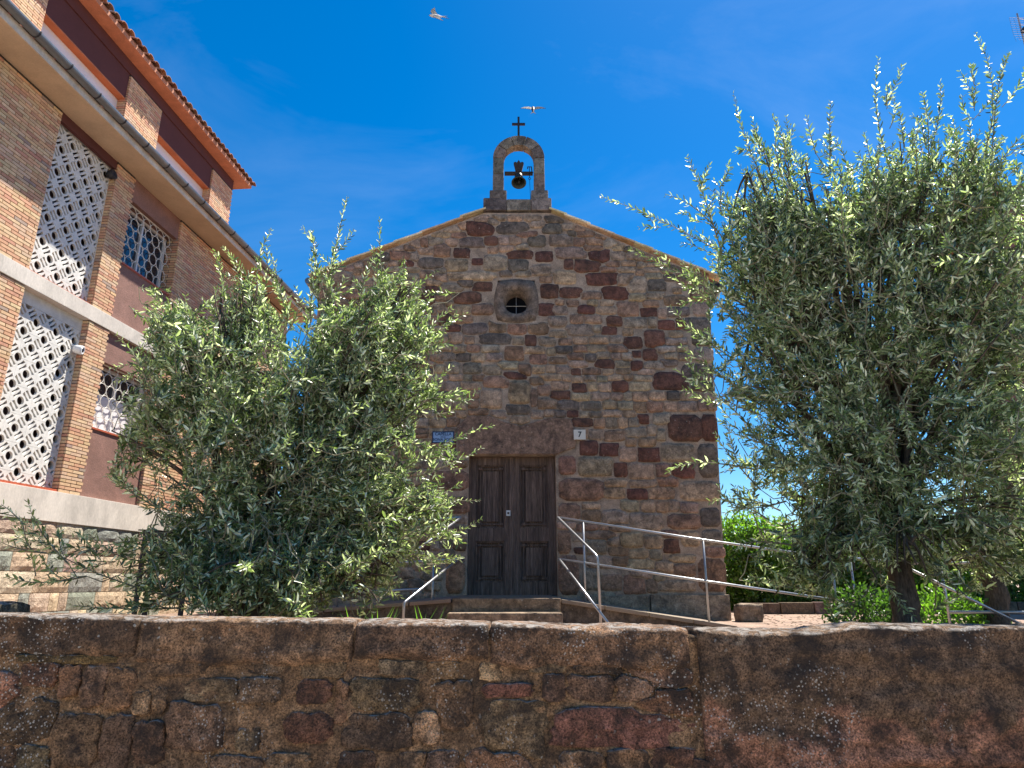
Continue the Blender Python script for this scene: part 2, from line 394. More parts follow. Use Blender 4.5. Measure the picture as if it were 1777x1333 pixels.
RED = (0.142, 0.070, 0.055); DK = (0.135, 0.112, 0.098); TAN = (0.315, 0.228, 0.165); GR = (0.255, 0.202, 0.162); BR = (0.23, 0.15, 0.11); PR = (0.235, 0.142, 0.105)
Z1 = '''720,92,110,58,r 865,85,120,52,d 965,145,70,45,d 893,203,98,36,r 645,196,62,38,r 560,183,65,52,b 512,240,98,42,d 272,263,100,62,b
713,233,44,26,r 622,250,85,50,t 732,340,78,36,r 667,388,108,46,r 732,437,82,42,p 497,395,62,42,r 512,352,55,30,r 573,480,55,50,r 650,482,75,32,b
607,518,60,28,r 700,520,100,44,d 800,510,72,48,b 880,520,76,44,p 975,520,80,48,b 1022,360,72,54,r 1112,366,90,40,r 1010,438,68,48,r 1005,308,50,30,b
1085,300,85,52,t 1252,307,130,52,r 1305,366,105,54,r 1237,208,92,52,r 1103,245,36,40,r 1185,252,100,52,r 1115,195,120,45,g 1072,142,95,44,g
1032,90,75,42,d 1177,438,64,36,r 1355,435,85,58,b 1448,450,68,36,r 1560,400,105,48,b 1138,480,56,36,b 1299,488,60,40,r 1521,504,70,38,r 1592,498,58,52,r
1274,527,62,32,r 1470,563,75,66,r 1376,580,74,46,r 940,571,45,46,r 1092,576,58,26,b 470,570,100,48,r 618,560,55,44,t 790,563,120,42,d 1010,575,65,36,g
870,625,74,54,p 972,650,66,40,b 1060,656,72,26,b 1258,670,76,42,r 1395,679,46,38,r 1452,632,56,46,r 1393,629,36,26,r 690,690,70,42,d 775,697,75,38,g
915,696,50,46,p 605,690,55,46,g 790,748,104,46,b 966,745,58,32,b 1152,777,62,42,r 1320,768,66,56,r 1540,745,140,70,r 695,798,50,40,b 895,795,85,90,t
955,815,30,70,b 885,868,90,44,d 770,815,80,80,t 1421,908,46,40,r 1505,905,75,46,g 1190,1030,72,56,r 1275,1038,80,52,r 1357,1055,70,62,t 1446,1058,92,60,r
1568,1048,130,68,g 1600,945,150,120,r 1700,945,60,120,r 1700,1085,90,150,d 1215,1110,135,76,g 1326,1124,56,56,r 1415,1128,102,62,t 1507,1128,58,56,b
1594,1130,86,60,r 1395,1228,82,44,r 1500,1222,100,50,t 1665,1215,180,90,t 1300,1182,90,34,t 1425,1185,110,30,t 1290,1222,100,44,t 1345,310,70,50,g
600,350,90,40,g 690,150,100,40,d 985,270,75,44,g 790,240,95,60,g 885,250,80,55,d 680,295,190,34,t 1390,330,80,60,g 1480,330,70,50,d 1150,525,110,46,g
1390,495,90,40,g 1060,440,70,36,g 1265,440,80,34,t 1205,480,70,34,t'''
Z2 = '''420,168,110,48,r 460,630,100,34,t 467,685,104,60,b 592,690,135,70,g 770,715,170,90,g 975,715,190,90,b 330,405,100,110,p 410,540,255,130,p
343,660,125,100,p 315,828,80,135,p 340,1010,120,225,p 510,790,150,50,g 585,825,65,45,g 690,820,120,85,t 805,830,110,70,t 905,850,85,72,r 1010,810,110,90,t
400,877,60,35,r 495,850,110,90,g 612,880,120,45,b 510,935,120,70,g 625,935,80,50,b 740,950,145,60,t 870,965,100,60,t 980,980,120,60,b 970,920,140,40,t
1120,1010,140,190,p 705,1060,110,95,b 575,1050,110,80,b 795,1070,60,70,b 940,1070,190,50,t 470,1030,90,110,g 1120,690,120,110,d 1130,800,120,90,g'''
Z3 = '''810,395,120,55,p 760,490,220,115,p 790,625,170,100,p 700,700,200,60,r 795,1010,110,210,p 600,780,200,90,t 400,850,160,90,b 640,930,150,110,t'''
RED, DK, TAN, GR, BR, PR = [tuple(v * q for v in c) for c, q in ((RED, 1.15), (DK, 1.3), (TAN, 1.35), (GR, 1.38), (BR, 1.38), (PR, 1.3))]
RED, DK, TAN, GR, BR, PR = [(c[0] * 1.0, c[1] * 0.955, c[2] * 0.86) for c in (RED, DK, TAN, GR, BR, PR)]
CM = dict(r=RED, d=DK, t=TAN, g=GR, b=BR, p=PR)
seeds = []; cols = []; SC0 = YC * 0 + 1
def addseeds(txt, ox, oy, sc):
    for q in txt.split():
        a = q.split(','); cx, cy, ww, hh = [float(v) / sc for v in a[:4]]
        p0 = P(ox + cx - ww / 2, oy + cy, YC); p1 = P(ox + cx + ww / 2, oy + cy, YC)
        pt = P(ox + cx, oy + cy - hh / 2, YC); pb = P(ox + cx, oy + cy + hh / 2, YC)
        seeds.append(((p0.x + p1.x) / 2, (pt.z + pb.z) / 2, (p1.x - p0.x) * 1.02, (pt.z - pb.z) * 1.02, True)); cols.append(CM[a[4]])
addseeds(Z1, 540, 360, 2.468); n1 = len(seeds); addseeds(Z2, 880, 680, 3.175); n2 = len(seeds); addseeds(Z3, 540, 680, 3.1737)
JAMB = {n1 + k for k in (6, 7, 8, 9, 10)} | {n2 + k for k in (0, 1, 2, 4)}
rg = random.Random(11)
# quoins at the left corner and upper right corner
zz = 1.45; k = 0
while zz < 6.6:
    h_ = rg.uniform(0.26, 0.42); ww = rg.choice([0.34, 0.62]) * rg.uniform(0.85, 1.1)
    seeds.append((XL + ww / 2, zz + h_ / 2, ww, h_, True)); cols.append(rg.choice([DK, BR, PR, GR]))
    if zz > 4.6:
        seeds.append((XR1 - 0.03 - ww / 2, zz + h_ / 2, ww, h_, True)); cols.append(rg.choice([DK, BR, DK, GR]))
    zz += h_
fixed_n = len(seeds)
JAMB |= {i for i, q in enumerate(seeds) if q[0] + q[2] / 2 > 2.95 and q[2] * q[3] > 0.06}
def pin(x, z, poly):
    c = False; n = len(poly); j = n - 1
    for i in range(n):
        if (poly[i][1] > z) != (poly[j][1] > z) and x < (poly[j][0] - poly[i][0]) * (z - poly[i][1]) / (poly[j][1] - poly[i][1]) + poly[i][0]: c = not c
        j = i
    return c
zz = 1.40
while zz < 8.0:
    h_ = rg.uniform(0.11, 0.185); x = XL + rg.uniform(-0.2, 0.1)
    while x < XR1:
        ww = rg.uniform(0.14, 0.36)
        cx, cz = x + ww / 2, zz + h_ / 2 + rg.uniform(-0.025, 0.025)
        ok = pin(cx, cz, OUT) and not (DX0 < cx < DX1 and cz < DZ1) and not pin(cx, cz, LINT) and not (SQ[0] < cx < SQ[1] and SQ[2] < cz < SQ[3])
        for s in seeds[:fixed_n]:
            if not ok: break
            if abs(cx - s[0]) < s[2] / 2 + ww * 0.28 and abs(cz - s[1]) < s[3] / 2 + h_ * 0.22: ok = False
        if ok:
            seeds.append((cx, cz, ww, h_, False))
            cols.append(rg.choices([TAN, GR, BR, DK, RED, (0.36, 0.26, 0.19)], [28, 30, 18, 11, 3, 10])[0])
        x += ww
    zz += h_
def mask_fn(X, Z):
    xr = XR0 + (XR1 - XR0) * (Z - 0.9) / 5.85
    m = (X > XL + 0.01) & (X < xr + 0.012 + 0.03 * np.sin(Z * 7.3) * np.sin(Z * 3.1 + 1)) & (Z > 1.33)
    m &= Z < np.minimum(8.0, np.minimum(8.02 - (X - 0.70) * (1.27 / 2.75), 8.02 + (X + 0.50) * (1.23 / 2.87))) - 0.03
    m &= ~((X > DX0 - 0.002) & (X < DX1 + 0.002) & (Z < DZ1 + 0.01))
    m &= ~((X > SQ[0]) & (X < SQ[1]) & (Z > SQ[2]) & (Z < SQ[3]))
    lx0, lx1 = min(p[0] for p in LINT), max(p[0] for p in LINT)
    lt = np.interp(X, [p[0] for p in LINT[1:10]], [p[1] for p in LINT[1:10]])
    m &= ~((X > lx0 - 0.01) & (X < lx1 + 0.015) & (Z > DZ1 - 0.005) & (Z < lt + 0.01))
    return m
field = stonefield(seeds, mask_fn, (XL, XR1 + 0.07, 1.3, 8.05), 0.0125, iters=5, p=8.0, N_=20, mortar=0.0065, clip=1.22, rag=(-0.055, 0.04))
rg = random.Random(3)
def area(p): return 0.5 * abs(sum(p[i][0] * p[(i + 1) % len(p)][1] - p[(i + 1) % len(p)][0] * p[i][1] for i in range(len(p))))
def hidden(cx, cz):     # behind the left tree or the right tree in the photograph
    return (cx < -1.3 and cz < 5.0) or cx < -2.9 or (cx > 2.9 and 4.6 < cz < 6.2)
field.sort(key=lambda q: -area(q[3]) * (0.25 if hidden(q[1], q[2]) else 1))
stuff = MB()
RINGS = [(1.0, -0.5), (0.955, 0.6), (0.66, 1.0)]
for k, (i, cx, cz, poly) in enumerate(field):
    if i in JAMB:
        sx_, sz_, ww, hh = seeds[i][:4]; xe_ = XR0 + (XR1 - XR0) * (sz_ - 0.9) / 5.85 + rg.uniform(-0.01, 0.035)
        if sx_ + ww / 2 > xe_ - 0.12 and sx_ > 2: d_ = xe_ - (sx_ + ww / 2); sx_ += d_ / 2; ww += d_
        th_ = [(q + 0.5) / 16 * 2 * math.pi for q in range(16)]; pts_ = []
        for q in th_:
            a_, b_ = math.cos(q), math.sin(q); e_ = 0.5 / (abs(a_) ** 9 + abs(b_) ** 9) ** (1 / 9)
            pts_.append((sx_ + a_ * e_ * (ww - 0.016) + rg.uniform(-0.006, 0.006), sz_ + b_ * e_ * (hh - 0.016) + rg.uniform(-0.006, 0.006)))
        poly = np.array(pts_); cx, cz = sx_, sz_
    pr = rg.uniform(0.012, 0.036); tl = rg.uniform(-0.02, 0.02); tz = rg.uniform(-0.03, 0.02)
    tf = lambda a, bq, d: (a, -(d + (a - cx) * tl + (bq - cz) * tz), bq)
    v, f = stone_verts(cx, cz, poly, pr, tf, RINGS, 0.006, k)
    c = jit(cols[i], 0.16, rg)
    if k < 300: MB().add(v, f, c).build('stone', 'rubble', wallo, smooth=True)
    else: stuff.add(v, f, c)
stuff.build('small_stones', 'rubble', wallo, smooth=True, kind='stuff')

# plinth along the foot
for x0, x1 in ((XL - 0.05, DX0 - 0.36), (DX1 + 0.38, 2.1), (2.12, XR0 + 0.05)):
    MB().box(x0, x1, -0.07, -0.003, 0.9, 1.40 + rg.uniform(-0.02, 0.02), (0.33, 0.255, 0.18)).build('plinth_block', 'rubble', chapel, bevel=0.012)
# lintel
lm = MB().prism(LINT, lambda a, bq: (a, -0.035, bq), lambda a, bq: (a, 0.30, bq), (0.27, 0.17, 0.118))
lm.build('lintel', 'rubble', chapel, bevel=0.012)
# round window surround (two half stones) and bars
def ring_half(z_sign):
    n = 24; mb = MB(); inner = []; inner2 = []; outer = []
    for k in range(n + 1):
        q = math.pi * k / n * z_sign
        cx, cz = math.cos(q), math.sin(q)
        inner.append((OX + OR * cx, OZ + OR * cz)); inner2.append((OX + 0.232 * cx, OZ + 0.232 * cz + 0.008))
        m_ = max(abs(cx) / 0.375, (cz / 0.45 if cz > 0 else -cz / 0.385)); e = 0.55 * (1 / m_) + 0.45 * 0.43
        outer.append((OX + e * cx * 0.97, OZ + e * cz * 0.97))
    vs = [(a, 0.22, bq) for a, bq in inner] + [(a, -0.012 - 0.008 * noise.noise(Vector((a * 20, bq * 20, 1))), bq) for a, bq in inner2] + [(a, -0.010, bq) for a, bq in outer] + [(a, 0.06, bq) for a, bq in outer]
    fs = []
    for j in range(3):
        for k in range(n): fs.append((j * (n + 1) + k, j * (n + 1) + k + 1, (j + 1) * (n + 1) + k + 1, (j + 1) * (n + 1) + k))
    return mb.add(vs, fs, (0.20, 0.15, 0.115))
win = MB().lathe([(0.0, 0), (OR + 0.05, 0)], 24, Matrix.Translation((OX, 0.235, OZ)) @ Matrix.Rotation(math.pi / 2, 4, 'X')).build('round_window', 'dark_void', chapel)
MB().tube([(OX, 0.20, OZ - OR - 0.02), (OX, 0.20, OZ + OR + 0.02)], 0.008, 6).build('glazing_bar', 'galvanised', win)
MB().tube([(OX - OR - 0.02, 0.195, OZ), (OX + OR + 0.02, 0.195, OZ)], 0.008, 6).build('glazing_bar', 'galvanised', win)
for sgn in (1, -1): ring_half(sgn).build('window_surround', 'rubble', chapel, smooth=True)
mb = MB().box(SQ[0], SQ[1], 0.05, 0.3, SQ[2], SQ[2] + 0.02); mb.box(SQ[0] - 0.003, SQ[0] + 0.06, 0.002, 0.03, SQ[2], SQ[3]); mb.box(SQ[1] - 0.06, SQ[1] + 0.003, 0.002, 0.03, SQ[2], SQ[3])
mb.box(SQ[0] + 0.06, SQ[1] - 0.06, 0.002, 0.03, SQ[3] - 0.06, SQ[3]); mb.box(SQ[0] + 0.06, SQ[1] - 0.06, 0.002, 0.03, SQ[2], SQ[2] + 0.05)
mb.build('window_packing', 'mortar', chapel)

# double door
DY = 0.17
for sgn in (-1, 1):
    xa, xb = (DX0 + 0.004, -0.006) if sgn < 0 else (0.008, DX1 - 0.004)
    lf = MB(); W = xb - xa
    st = 0.115; z0, z1 = DZ0 + 0.003, DZ1 - 0.004
    lf.box(xa, xb, DY + 0.07, DY + 0.083, z0, z1)
    lf.box(xa, xa + st, DY, DY + 0.07, z0, z1); lf.box(xb - st, xb, DY, DY + 0.07, z0, z1)
    rails = [(z0, z0 + 0.20), (z0 + 0.83, z0 + 1.04), (z1 - 0.13, z1)]
    for ra, rb in rails: lf.box(xa + st, xb - st, DY + 0.004, DY + 0.07, ra, rb)
    leaf = lf.build('door_leaf', 'wood', chapel, bevel=0.004)
    for (pa, pb) in ((z0 + 0.20, z0 + 0.83), (z0 + 1.04, z1 - 0.13)):
        pm = MB(); a, c_ = xa + st, xb - st
        for e, dy in ((0.0, 0.022), (0.05, 0.045)):
            pm.box(a + e, a + e + 0.022, DY + dy, DY + 0.0695, pa + e, pb - e); pm.box(c_ - e - 0.022, c_ - e, DY + dy, DY + 0.0695, pa + e, pb - e)
            pm.box(a + e + 0.022, c_ - e - 0.022, DY + dy, DY + 0.0695, pa + e, pa + e + 0.022); pm.box(a + e + 0.022, c_ - e - 0.022, DY + dy, DY + 0.0695, pb - e - 0.022, pb - e)
        pm.box(a + 0.10, c_ - 0.10, DY + 0.032, DY + 0.0695, pa + 0.10, pb - 0.10)
        pm.build('panel', 'wood', leaf, bevel=0.003)
        for ux in (a + 0.06, c_ - 0.06):
            for uz in (pa + 0.06, pb - 0.06):
                MB().box(ux - 0.032, ux + 0.032, DY - 0.006, DY + 0.004, uz - 0.022, uz + 0.022).build('corner_ornament', 'wood', leaf, bevel=0.006)
    if sgn < 0:
        # middle cover strip and lock
        MB().box(-0.045, 0.03, DY - 0.018, DY - 0.001, z0, z1).build('cover_strip', 'wood', leaf, bevel=0.006)
        lx, lz = xz(882, 889)
        MB().box(lx - 0.034, lx + 0.034, DY - 0.026, DY - 0.0185, lz - 0.045, lz + 0.045).build('lock', 'white_paint', leaf, bevel=0.006)
        MB().lathe([(0.0, 0.016), (0.016, 0.014), (0.018, 0)], 12, Matrix.Translation((lx, DY - 0.026, lz)) @ Matrix.Rotation(math.pi / 2, 4, 'X')).build('lock_cylinder', 'dark_iron', leaf)
MB().box(DX0 - 0.1, DX1 + 0.1, DY + 0.085, DY + 0.12, DZ0, DZ1 + 0.1).build('door_backing', 'interior', chapel)

# roof with verge tiles
roof = MB()
for sgn, xa, za, xe, ze in ((1, 0.1, 8.30, 3.68, 6.66), (-1, 0.1, 8.30, -3.56, 6.72)):
    roof.add([(xa, 0.05, za), (xe, 0.05, ze), (xe, 9.2, ze), (xa, 9.2, za), (xa, 0.05, za - 0.06), (xe, 0.05, ze - 0.06), (xe, 9.2, ze - 0.06), (xa, 9.2, za - 0.06)],
             [(0, 1, 2, 3), (4, 5, 6, 7), (0, 1, 5, 4), (1, 2, 6, 5), (2, 3, 7, 6), (3, 0, 4, 7)], (0.3, 0.14, 0.08))
roofo = roof.build('roof', 'roof_tile', chapel)
rg = random.Random(8)
OCH = [(0.80, 0.68, 0.44), (0.82, 0.72, 0.5), (0.70, 0.46, 0.29), (0.72, 0.62, 0.42)]
for (x0, z0, x1, z1) in ((0.70, 8.045, 3.66, 6.70), (-0.50, 8.045, -3.56, 6.745)):
    d = Vector((x1 - x0, 0, z1 - z0)); Ln = d.length; d.normalize(); up = Vector((-d.z, 0, d.x)); up = up if up.z > 0 else -up
    u = 0.0
    while u < Ln - 0.05:
        l = min(rg.choice([0.30, 0.42, 0.5]) * rg.uniform(0.9, 1.1), Ln - u)
        o_ = Vector((x0, 0, z0)); tm = MB(); vs = []
        th = 0.030; lift0, lift1 = 0.006, 0.024 + rg.uniform(-0.006, 0.008)
        yf = -0.07 + rg.uniform(-0.015, 0.015)
        for (yy, cz_) in ((yf, 0.0), (yf + 0.10, 0.02), (yf + 0.22, 0.0)):
            for uu, lf_ in ((u - 0.04, lift0), (u + l, lift1)):
                for tt in (0, th): vs.append(o_ + d * uu + up * (lf_ + tt + cz_) + Vector((0, yy, 0)))
        fs = []
        for s_ in range(2):
            b0 = s_ * 4; b1 = b0 + 4
            fs += [(b0 + 1, b0 + 3, b1 + 3, b1 + 1), (b0, b1, b1 + 2, b0 + 2), (b0, b0 + 1, b1 + 1, b1), (b0 + 2, b1 + 2, b1 + 3, b0 + 3)]
        fs += [(0, 2, 3, 1), (8, 9, 11, 10)]
        tm.add(vs, fs, jit(rg.choice(OCH), 0.15, rg)); tm.build('roof_tile', 'roof_tile', roofo)
        u += l
for sgn, xe, ze in ((1, 3.68, 6.60), (-1, -3.56, 6.66)):
    MB().tube([(xe, -0.06, ze), (xe, 9.2, ze)], 0.06, 10).build('eave_gutter', 'zinc', chapel)
    MB().box(min(xe, xe - sgn * 0.28), max(xe, xe - sgn * 0.28), 0.0, 9.1, ze - 0.02, ze + 0.03).build('eave_board', 'dark_iron', chapel)

# bell gable
bg_ = thing('bell_gable', '', '')
del bg_['label'], bg_['category']; bg_.parent = chapel
BX = 0.125; DPT = 0.21
STN = (0.19, 0.16, 0.135)
def bblock(x0, x1, z0, z1, y0=-0.02, y1=DPT, c=STN, bev=0.02):
    MB().box(x0, x1, y0, y1, z0, z1, jit(c, 0.25, rg)).build('block', 'rubble', bg_, bevel=bev)
bblock(-0.52, -0.10, 8.05, 8.30, -0.05, DPT + 0.06); bblock(-0.097, 0.345, 8.05, 8.28, -0.04, DPT + 0.05); bblock(0.348, 0.715, 8.05, 8.30, -0.05, DPT + 0.06)
for s_ in (-1, 1):
    c0 = BX + s_ * 0.378
    bblock(c0 - 0.155, c0 + 0.155, 8.303, 8.47, -0.035, DPT + 0.03)
    bblock(c0 - 0.10, c0 + 0.10, 8.473, 8.83, 0, DPT); bblock(c0 - 0.098, c0 + 0.098, 8.833, 9.17, 0, DPT)
nv = 5
for k in range(nv):
    q0 = math.pi * k / nv + 0.012; q1 = math.pi * (k + 1) / nv - 0.012; pts = []
    for j in range(5): q = q0 + (q1 - q0) * j / 4; pts.append((BX + 0.478 * math.cos(q), 9.172 + 0.478 * math.sin(q)))
    for j in range(5): q = q1 + (q0 - q1) * j / 4; pts.append((BX + 0.278 * math.cos(q), 9.172 + 0.278 * math.sin(q)))
    MB().prism(pts, lambda a, bq: (a, 0, bq), lambda a, bq: (a, DPT, bq), jit(STN, 0.3, rg)).build('voussoir', 'rubble', bg_, bevel=0.008)
cz = 9.64
cm = MB(); cm.box(BX - 0.02, BX + 0.02, 0.085, 0.125, cz, 10.13); cm.box(BX - 0.125, BX - 0.0205, 0.088, 0.122, 9.955, 9.995); cm.box(BX + 0.0205, BX + 0.125, 0.088, 0.122, 9.955, 9.995)
cm.build('cross', 'dark_iron', bg_)
# bell (hangs in the arch)
bell = thing('bell', 'small dark bronze bell with wooden headstock hanging in the bell gable arch', 'bell', (BX, YC + 0.105, 8.90))
MB().box(-0.262, 0.262, -0.028, 0.028, -0.03, 0.03).build('axle_beam', 'old_wood_dark', bell, bevel=0.006)
yk = [(-0.055, 0.033), (0.055, 0.033), (0.075, 0.13), (0.095, 0.215), (0.06, 0.235), (0.035, 0.215), (0.0, 0.275), (-0.035, 0.215), (-0.06, 0.235), (-0.095, 0.215), (-0.075, 0.13)]
MB().prism(yk, lambda a, bq: (a, -0.035, bq), lambda a, bq: (a, 0.035, bq)).build('headstock', 'old_wood_dark', bell, bevel=0.004)
BM = Matrix.Translation((0, 0, -0.033)) @ Matrix.Rotation(R(-20), 4, 'X')
MB().lathe([(0.0, 0.0), (0.06, -0.002), (0.074, -0.02), (0.078, -0.07), (0.088, -0.13), (0.105, -0.175), (0.137, -0.215), (0.137, -0.228), (0.120, -0.222), (0.092, -0.17), (0.07, -0.10), (0.06, -0.04), (0.0, -0.03)], 28, BM).build('bell_body', 'bronze', bell, smooth=True)
MB().lathe([(0.0, -0.04), (0.010, -0.045), (0.010, -0.17), (0.026, -0.19), (0.026, -0.21), (0.0, -0.225)], 12, BM).build('clapper', 'dark_iron', bell, smooth=True)
lv = MB(); lv.tube([(0.262, -0.03, -0.0), (0.245, -0.05, 0.0), (0.235, -0.05, 0.11), (0.165, -0.05, 0.11), (0.165, -0.05, 0.07)], 0.011, 6)
lv.build('pull_lever', 'dark_iron', bell)
ch = MB(); ch.tube([(0.198, -0.05, 0.10), (0.20, -0.05, -0.115)], 0.007, 5)
ch.tube([(0.20 + 0.02 * math.cos(q), -0.05, -0.137 + 0.02 * math.sin(q)) for q in [2 * math.pi * k / 10 for k in range(11)]], 0.006, 5, caps=False)
ch.tube([(0.20, -0.05, -0.16), (0.215, -0.05, -0.60)], 0.004, 4); ch.build('pull_chain', 'dark_iron', bell)

# wall plaques
def text_mesh(body, size):
    cu = bpy.data.curves.new('letters', 'FONT'); cu.body = body; cu.size = size; cu.align_x = 'CENTER'; cu.align_y = 'CENTER'; cu.extrude = 0.001
    cu.resolution_u = 3; cu.offset = size * 0.018
    o = bpy.data.objects.new('letters', cu); COL.objects.link(o); bpy.context.view_layer.update()
    me = bpy.data.meshes.new_from_object(o.evaluated_get(bpy.context.evaluated_depsgraph_get()))
    bpy.data.objects.remove(o); return me
def sign(name, label, cx, cz, ww, hh, mat, frame, lines, ink):
    s = thing(name, label, 'sign', (cx, YC - 0.045, cz))
    MB().box(-ww / 2, ww / 2, -0.012, 0.012, -hh / 2, hh / 2).build('plate', mat, s, bevel=0.003)
    if frame:
        f = MB(); e = 0.016
        f.box(-ww / 2, ww / 2, -0.015, -0.0125, hh / 2 - e, hh / 2); f.box(-ww / 2, ww / 2, -0.015, -0.0125, -hh / 2, -hh / 2 + e)
        f.box(-ww / 2, -ww / 2 + e, -0.015, -0.0125, -hh / 2 + e, hh / 2 - e); f.box(ww / 2 - e, ww / 2, -0.015, -0.0125, -hh / 2 + e, hh / 2 - e)
        f.build('border', ink, s)
    for body, size, z in lines:
        me = text_mesh(body, size); me.materials.clear(); me.materials.append(MATS[ink])
        o = link('lettering', me, s); o.rotation_euler = (math.pi / 2, 0, 0); o.location = (0, -0.0145, z)
a0 = P(751, 750, YC); a1 = P(788, 770, YC)
sign('name_plaque', 'blue name plaque with dark lettering left of the chapel door', (a0.x + a1.x) / 2, (a0.z + a1.z) / 2, a1.x - a0.x, a0.z - a1.z, 'plaque_blue', True,
     [('CAPELLA', 0.068, 0.050), ('DE LA', 0.030, 0.002), ('BONA SORT', 0.062, -0.042)], 'plaque_ink')
a0 = P(995, 747, YC); a1 = P(1016, 764, YC)
sign('number_plaque', 'small white house number tile with a black 7 right of the door', (a0.x + a1.x) / 2, (a0.z + a1.z) / 2, a1.x - a0.x, a0.z - a1.z, 'tile_white', False, [('7', 0.125, 0.0)], 'ink_black')

# ------------------------------------------------------------------ steps and ramp
st = thing('entrance_steps', 'two worn stone steps with landing in front of the chapel door', 'steps', (0, 10, TZ))
MB().box(-0.73, 0.60, -1.25, 0.985, 0, 0.372, (0.27, 0.195, 0.13)).build('landing', 'rubble', st, bevel=0.02)
MB().box(-0.76, 0.595, -1.58, -1.253, 0, 0.215, (0.29, 0.21, 0.145)).build('step', 'rubble', st, bevel=0.02)
def rampm(pts, name, label):
    # pts: (x, z) along the outer edge; the ramp runs along the chapel front
    r_ = MB()
    for i in range(len(pts) - 1):
        (xa, za), (xb, zb) = pts[i], pts[i + 1]
        y0, y1 = 8.81, 10.92
        r_.add([(xa, y0, TZ - 0.1), (xb, y0, TZ - 0.1), (xb, y1, TZ - 0.1), (xa, y1, TZ - 0.1), (xa, y0, za - 0.05), (xb, y0, zb - 0.05), (xb, y1, zb - 0.05), (xa, y1, za - 0.05)],
               [(0, 1, 5, 4), (2, 3, 7, 6), (3, 0, 4, 7), (1, 2, 6, 5), (4, 5, 6, 7)], (0.17, 0.13, 0.095))
    o = r_.build(name, 'rubble', kind='structure')
    for i in range(len(pts) - 1):
        (xa, za), (xb, zb) = pts[i], pts[i + 1]; n = 4
        for j in range(n):
            f0, f1 = j / n, (j + 1) / n - 0.006
            x0, x1 = xa + (xb - xa) * f0, xa + (xb - xa) * f1; q0, q1 = za + (zb - za) * f0, za + (zb - za) * f1
            MB().add([(x0, 8.75, q0 - 0.048), (x1, 8.75, q1 - 0.048), (x1, 10.92, q1 - 0.048), (x0, 10.92, q0 - 0.048), (x0, 8.75, q0), (x1, 8.75, q1), (x1, 10.92, q1), (x0, 10.92, q0)],
                     [(0, 1, 5, 4), (2, 3, 7, 6), (3, 0, 4, 7), (1, 2, 6, 5), (4, 5, 6, 7), (3, 2, 1, 0)], jit((0.27, 0.21, 0.16), 0.1, rg)).build('paving_slab', 'dressed', o, bevel=0.01)
    return o
e0, e1 = P(973, 1040, 8.75), P(1282, 1087, 8.75)
rampm([(0.606, e0.z), (e1.x, max(e1.z, TZ + 0.03))], 'ramp_right', '')
e0, e1 = P(786, 1039, 8.75), P(560, 1057, 8.75)
rampm([(e1.x - 0.5, e1.z - 0.03), (-0.736, e0.z)], 'ramp_left', '')

def railing(name, label, rails, posts, group='metal handrails'):
    o = thing(name, label, 'railing', (0, 0, 0), 0, group)
    for r_ in rails: MB().tube(r_, 0.0155, 8).build('rail', 'galvanised', o, smooth=True)
    for p0, z0 in posts: MB().tube([(p0[0], p0[1], z0), p0], 0.0145, 8).build('post', 'galvanised', o, smooth=True)
    return o
A0, A1, A2 = P(968, 898, 9.0), P(1220, 937, 8.85), P(1442, 968, 8.7)
B0, B1, B2 = P(970, 970, 9.0), P(1220, 1008, 8.85), P(1446, 1041, 8.7)
D0 = P(1037, 966, 8.1); E0 = P(1056, 1082, 7.9)
D1 = D0 + Vector((0.012, 0.0, -0.03))
pr = [((P(1012, 906, 8.97)).to_tuple(), 1.1), ((A1.x, A1.y, A1.z), 1.05), ((A2.x, A2.y, A2.z), TZ)]
def bend(a, b_, c_, r_=0.05):
    a, b_, c_ = Vector(a), Vector(b_), Vector(c_)
    p0 = b_ + (a - b_).normalized() * r_; p1 = b_ + (c_ - b_).normalized() * r_
    return [a] + [(p0 * (1 - q) + b_ * q) * (1 - q) + (b_ * (1 - q) + p1 * q) * q for q in (0, .25, .5, .75, 1)] + [c_]
railing('handrail', 'galvanised handrail along the ramp right of the chapel door',
        [[A2, A1, A0], [B2, B1, B0], bend(A0, D0, (D1.x, D1.y, TZ), 0.06), [B0, E0]], pr)
A0, A1, A2 = P(800, 898, 9.0), P(645, 908, 8.9), P(500, 918, 8.85)
B0, B1, B2 = P(796, 970, 9.0), P(570, 985, 8.9), P(470, 992, 8.85)
D0 = P(702, 970, 8.1); E0 = P(701, 1046, 8.1)
pr = [(P(752, 975, 8.97).to_tuple(), 1.1), (P(594, 912, 8.9).to_tuple(), 1.05)]
railing('handrail', 'galvanised handrail beside the steps left of the chapel door, behind the olive tree',
        [[A2, A1, A0], [B2, B1, B0], [A0, D0], bend(B0, E0, (E0.x, E0.y, TZ), 0.03), [P(570, 1030, 8.9), P(735, 1022, 8.95)]], pr)
pr = [(P(1475, 968, 9.0).to_tuple(), TZ), ((4.55, 7.5, 1.80), TZ), ((5.9, 7.5, 1.80), TZ), ((7.2, 7.5, 1.8), TZ)]
railing('handrail', 'level galvanised railing at the far right behind the olive trunks',
        [[(4.15, 7.5, 1.795), (7.3, 7.5, 1.80)], [(4.55, 7.5, 1.30), (7.3, 7.5, 1.30)], [(4.2, 7.45, 1.73), (5.3, 7.40, 1.14)], [P(1475, 968, 9.0), (4.15, 7.5, 1.795)]], pr)
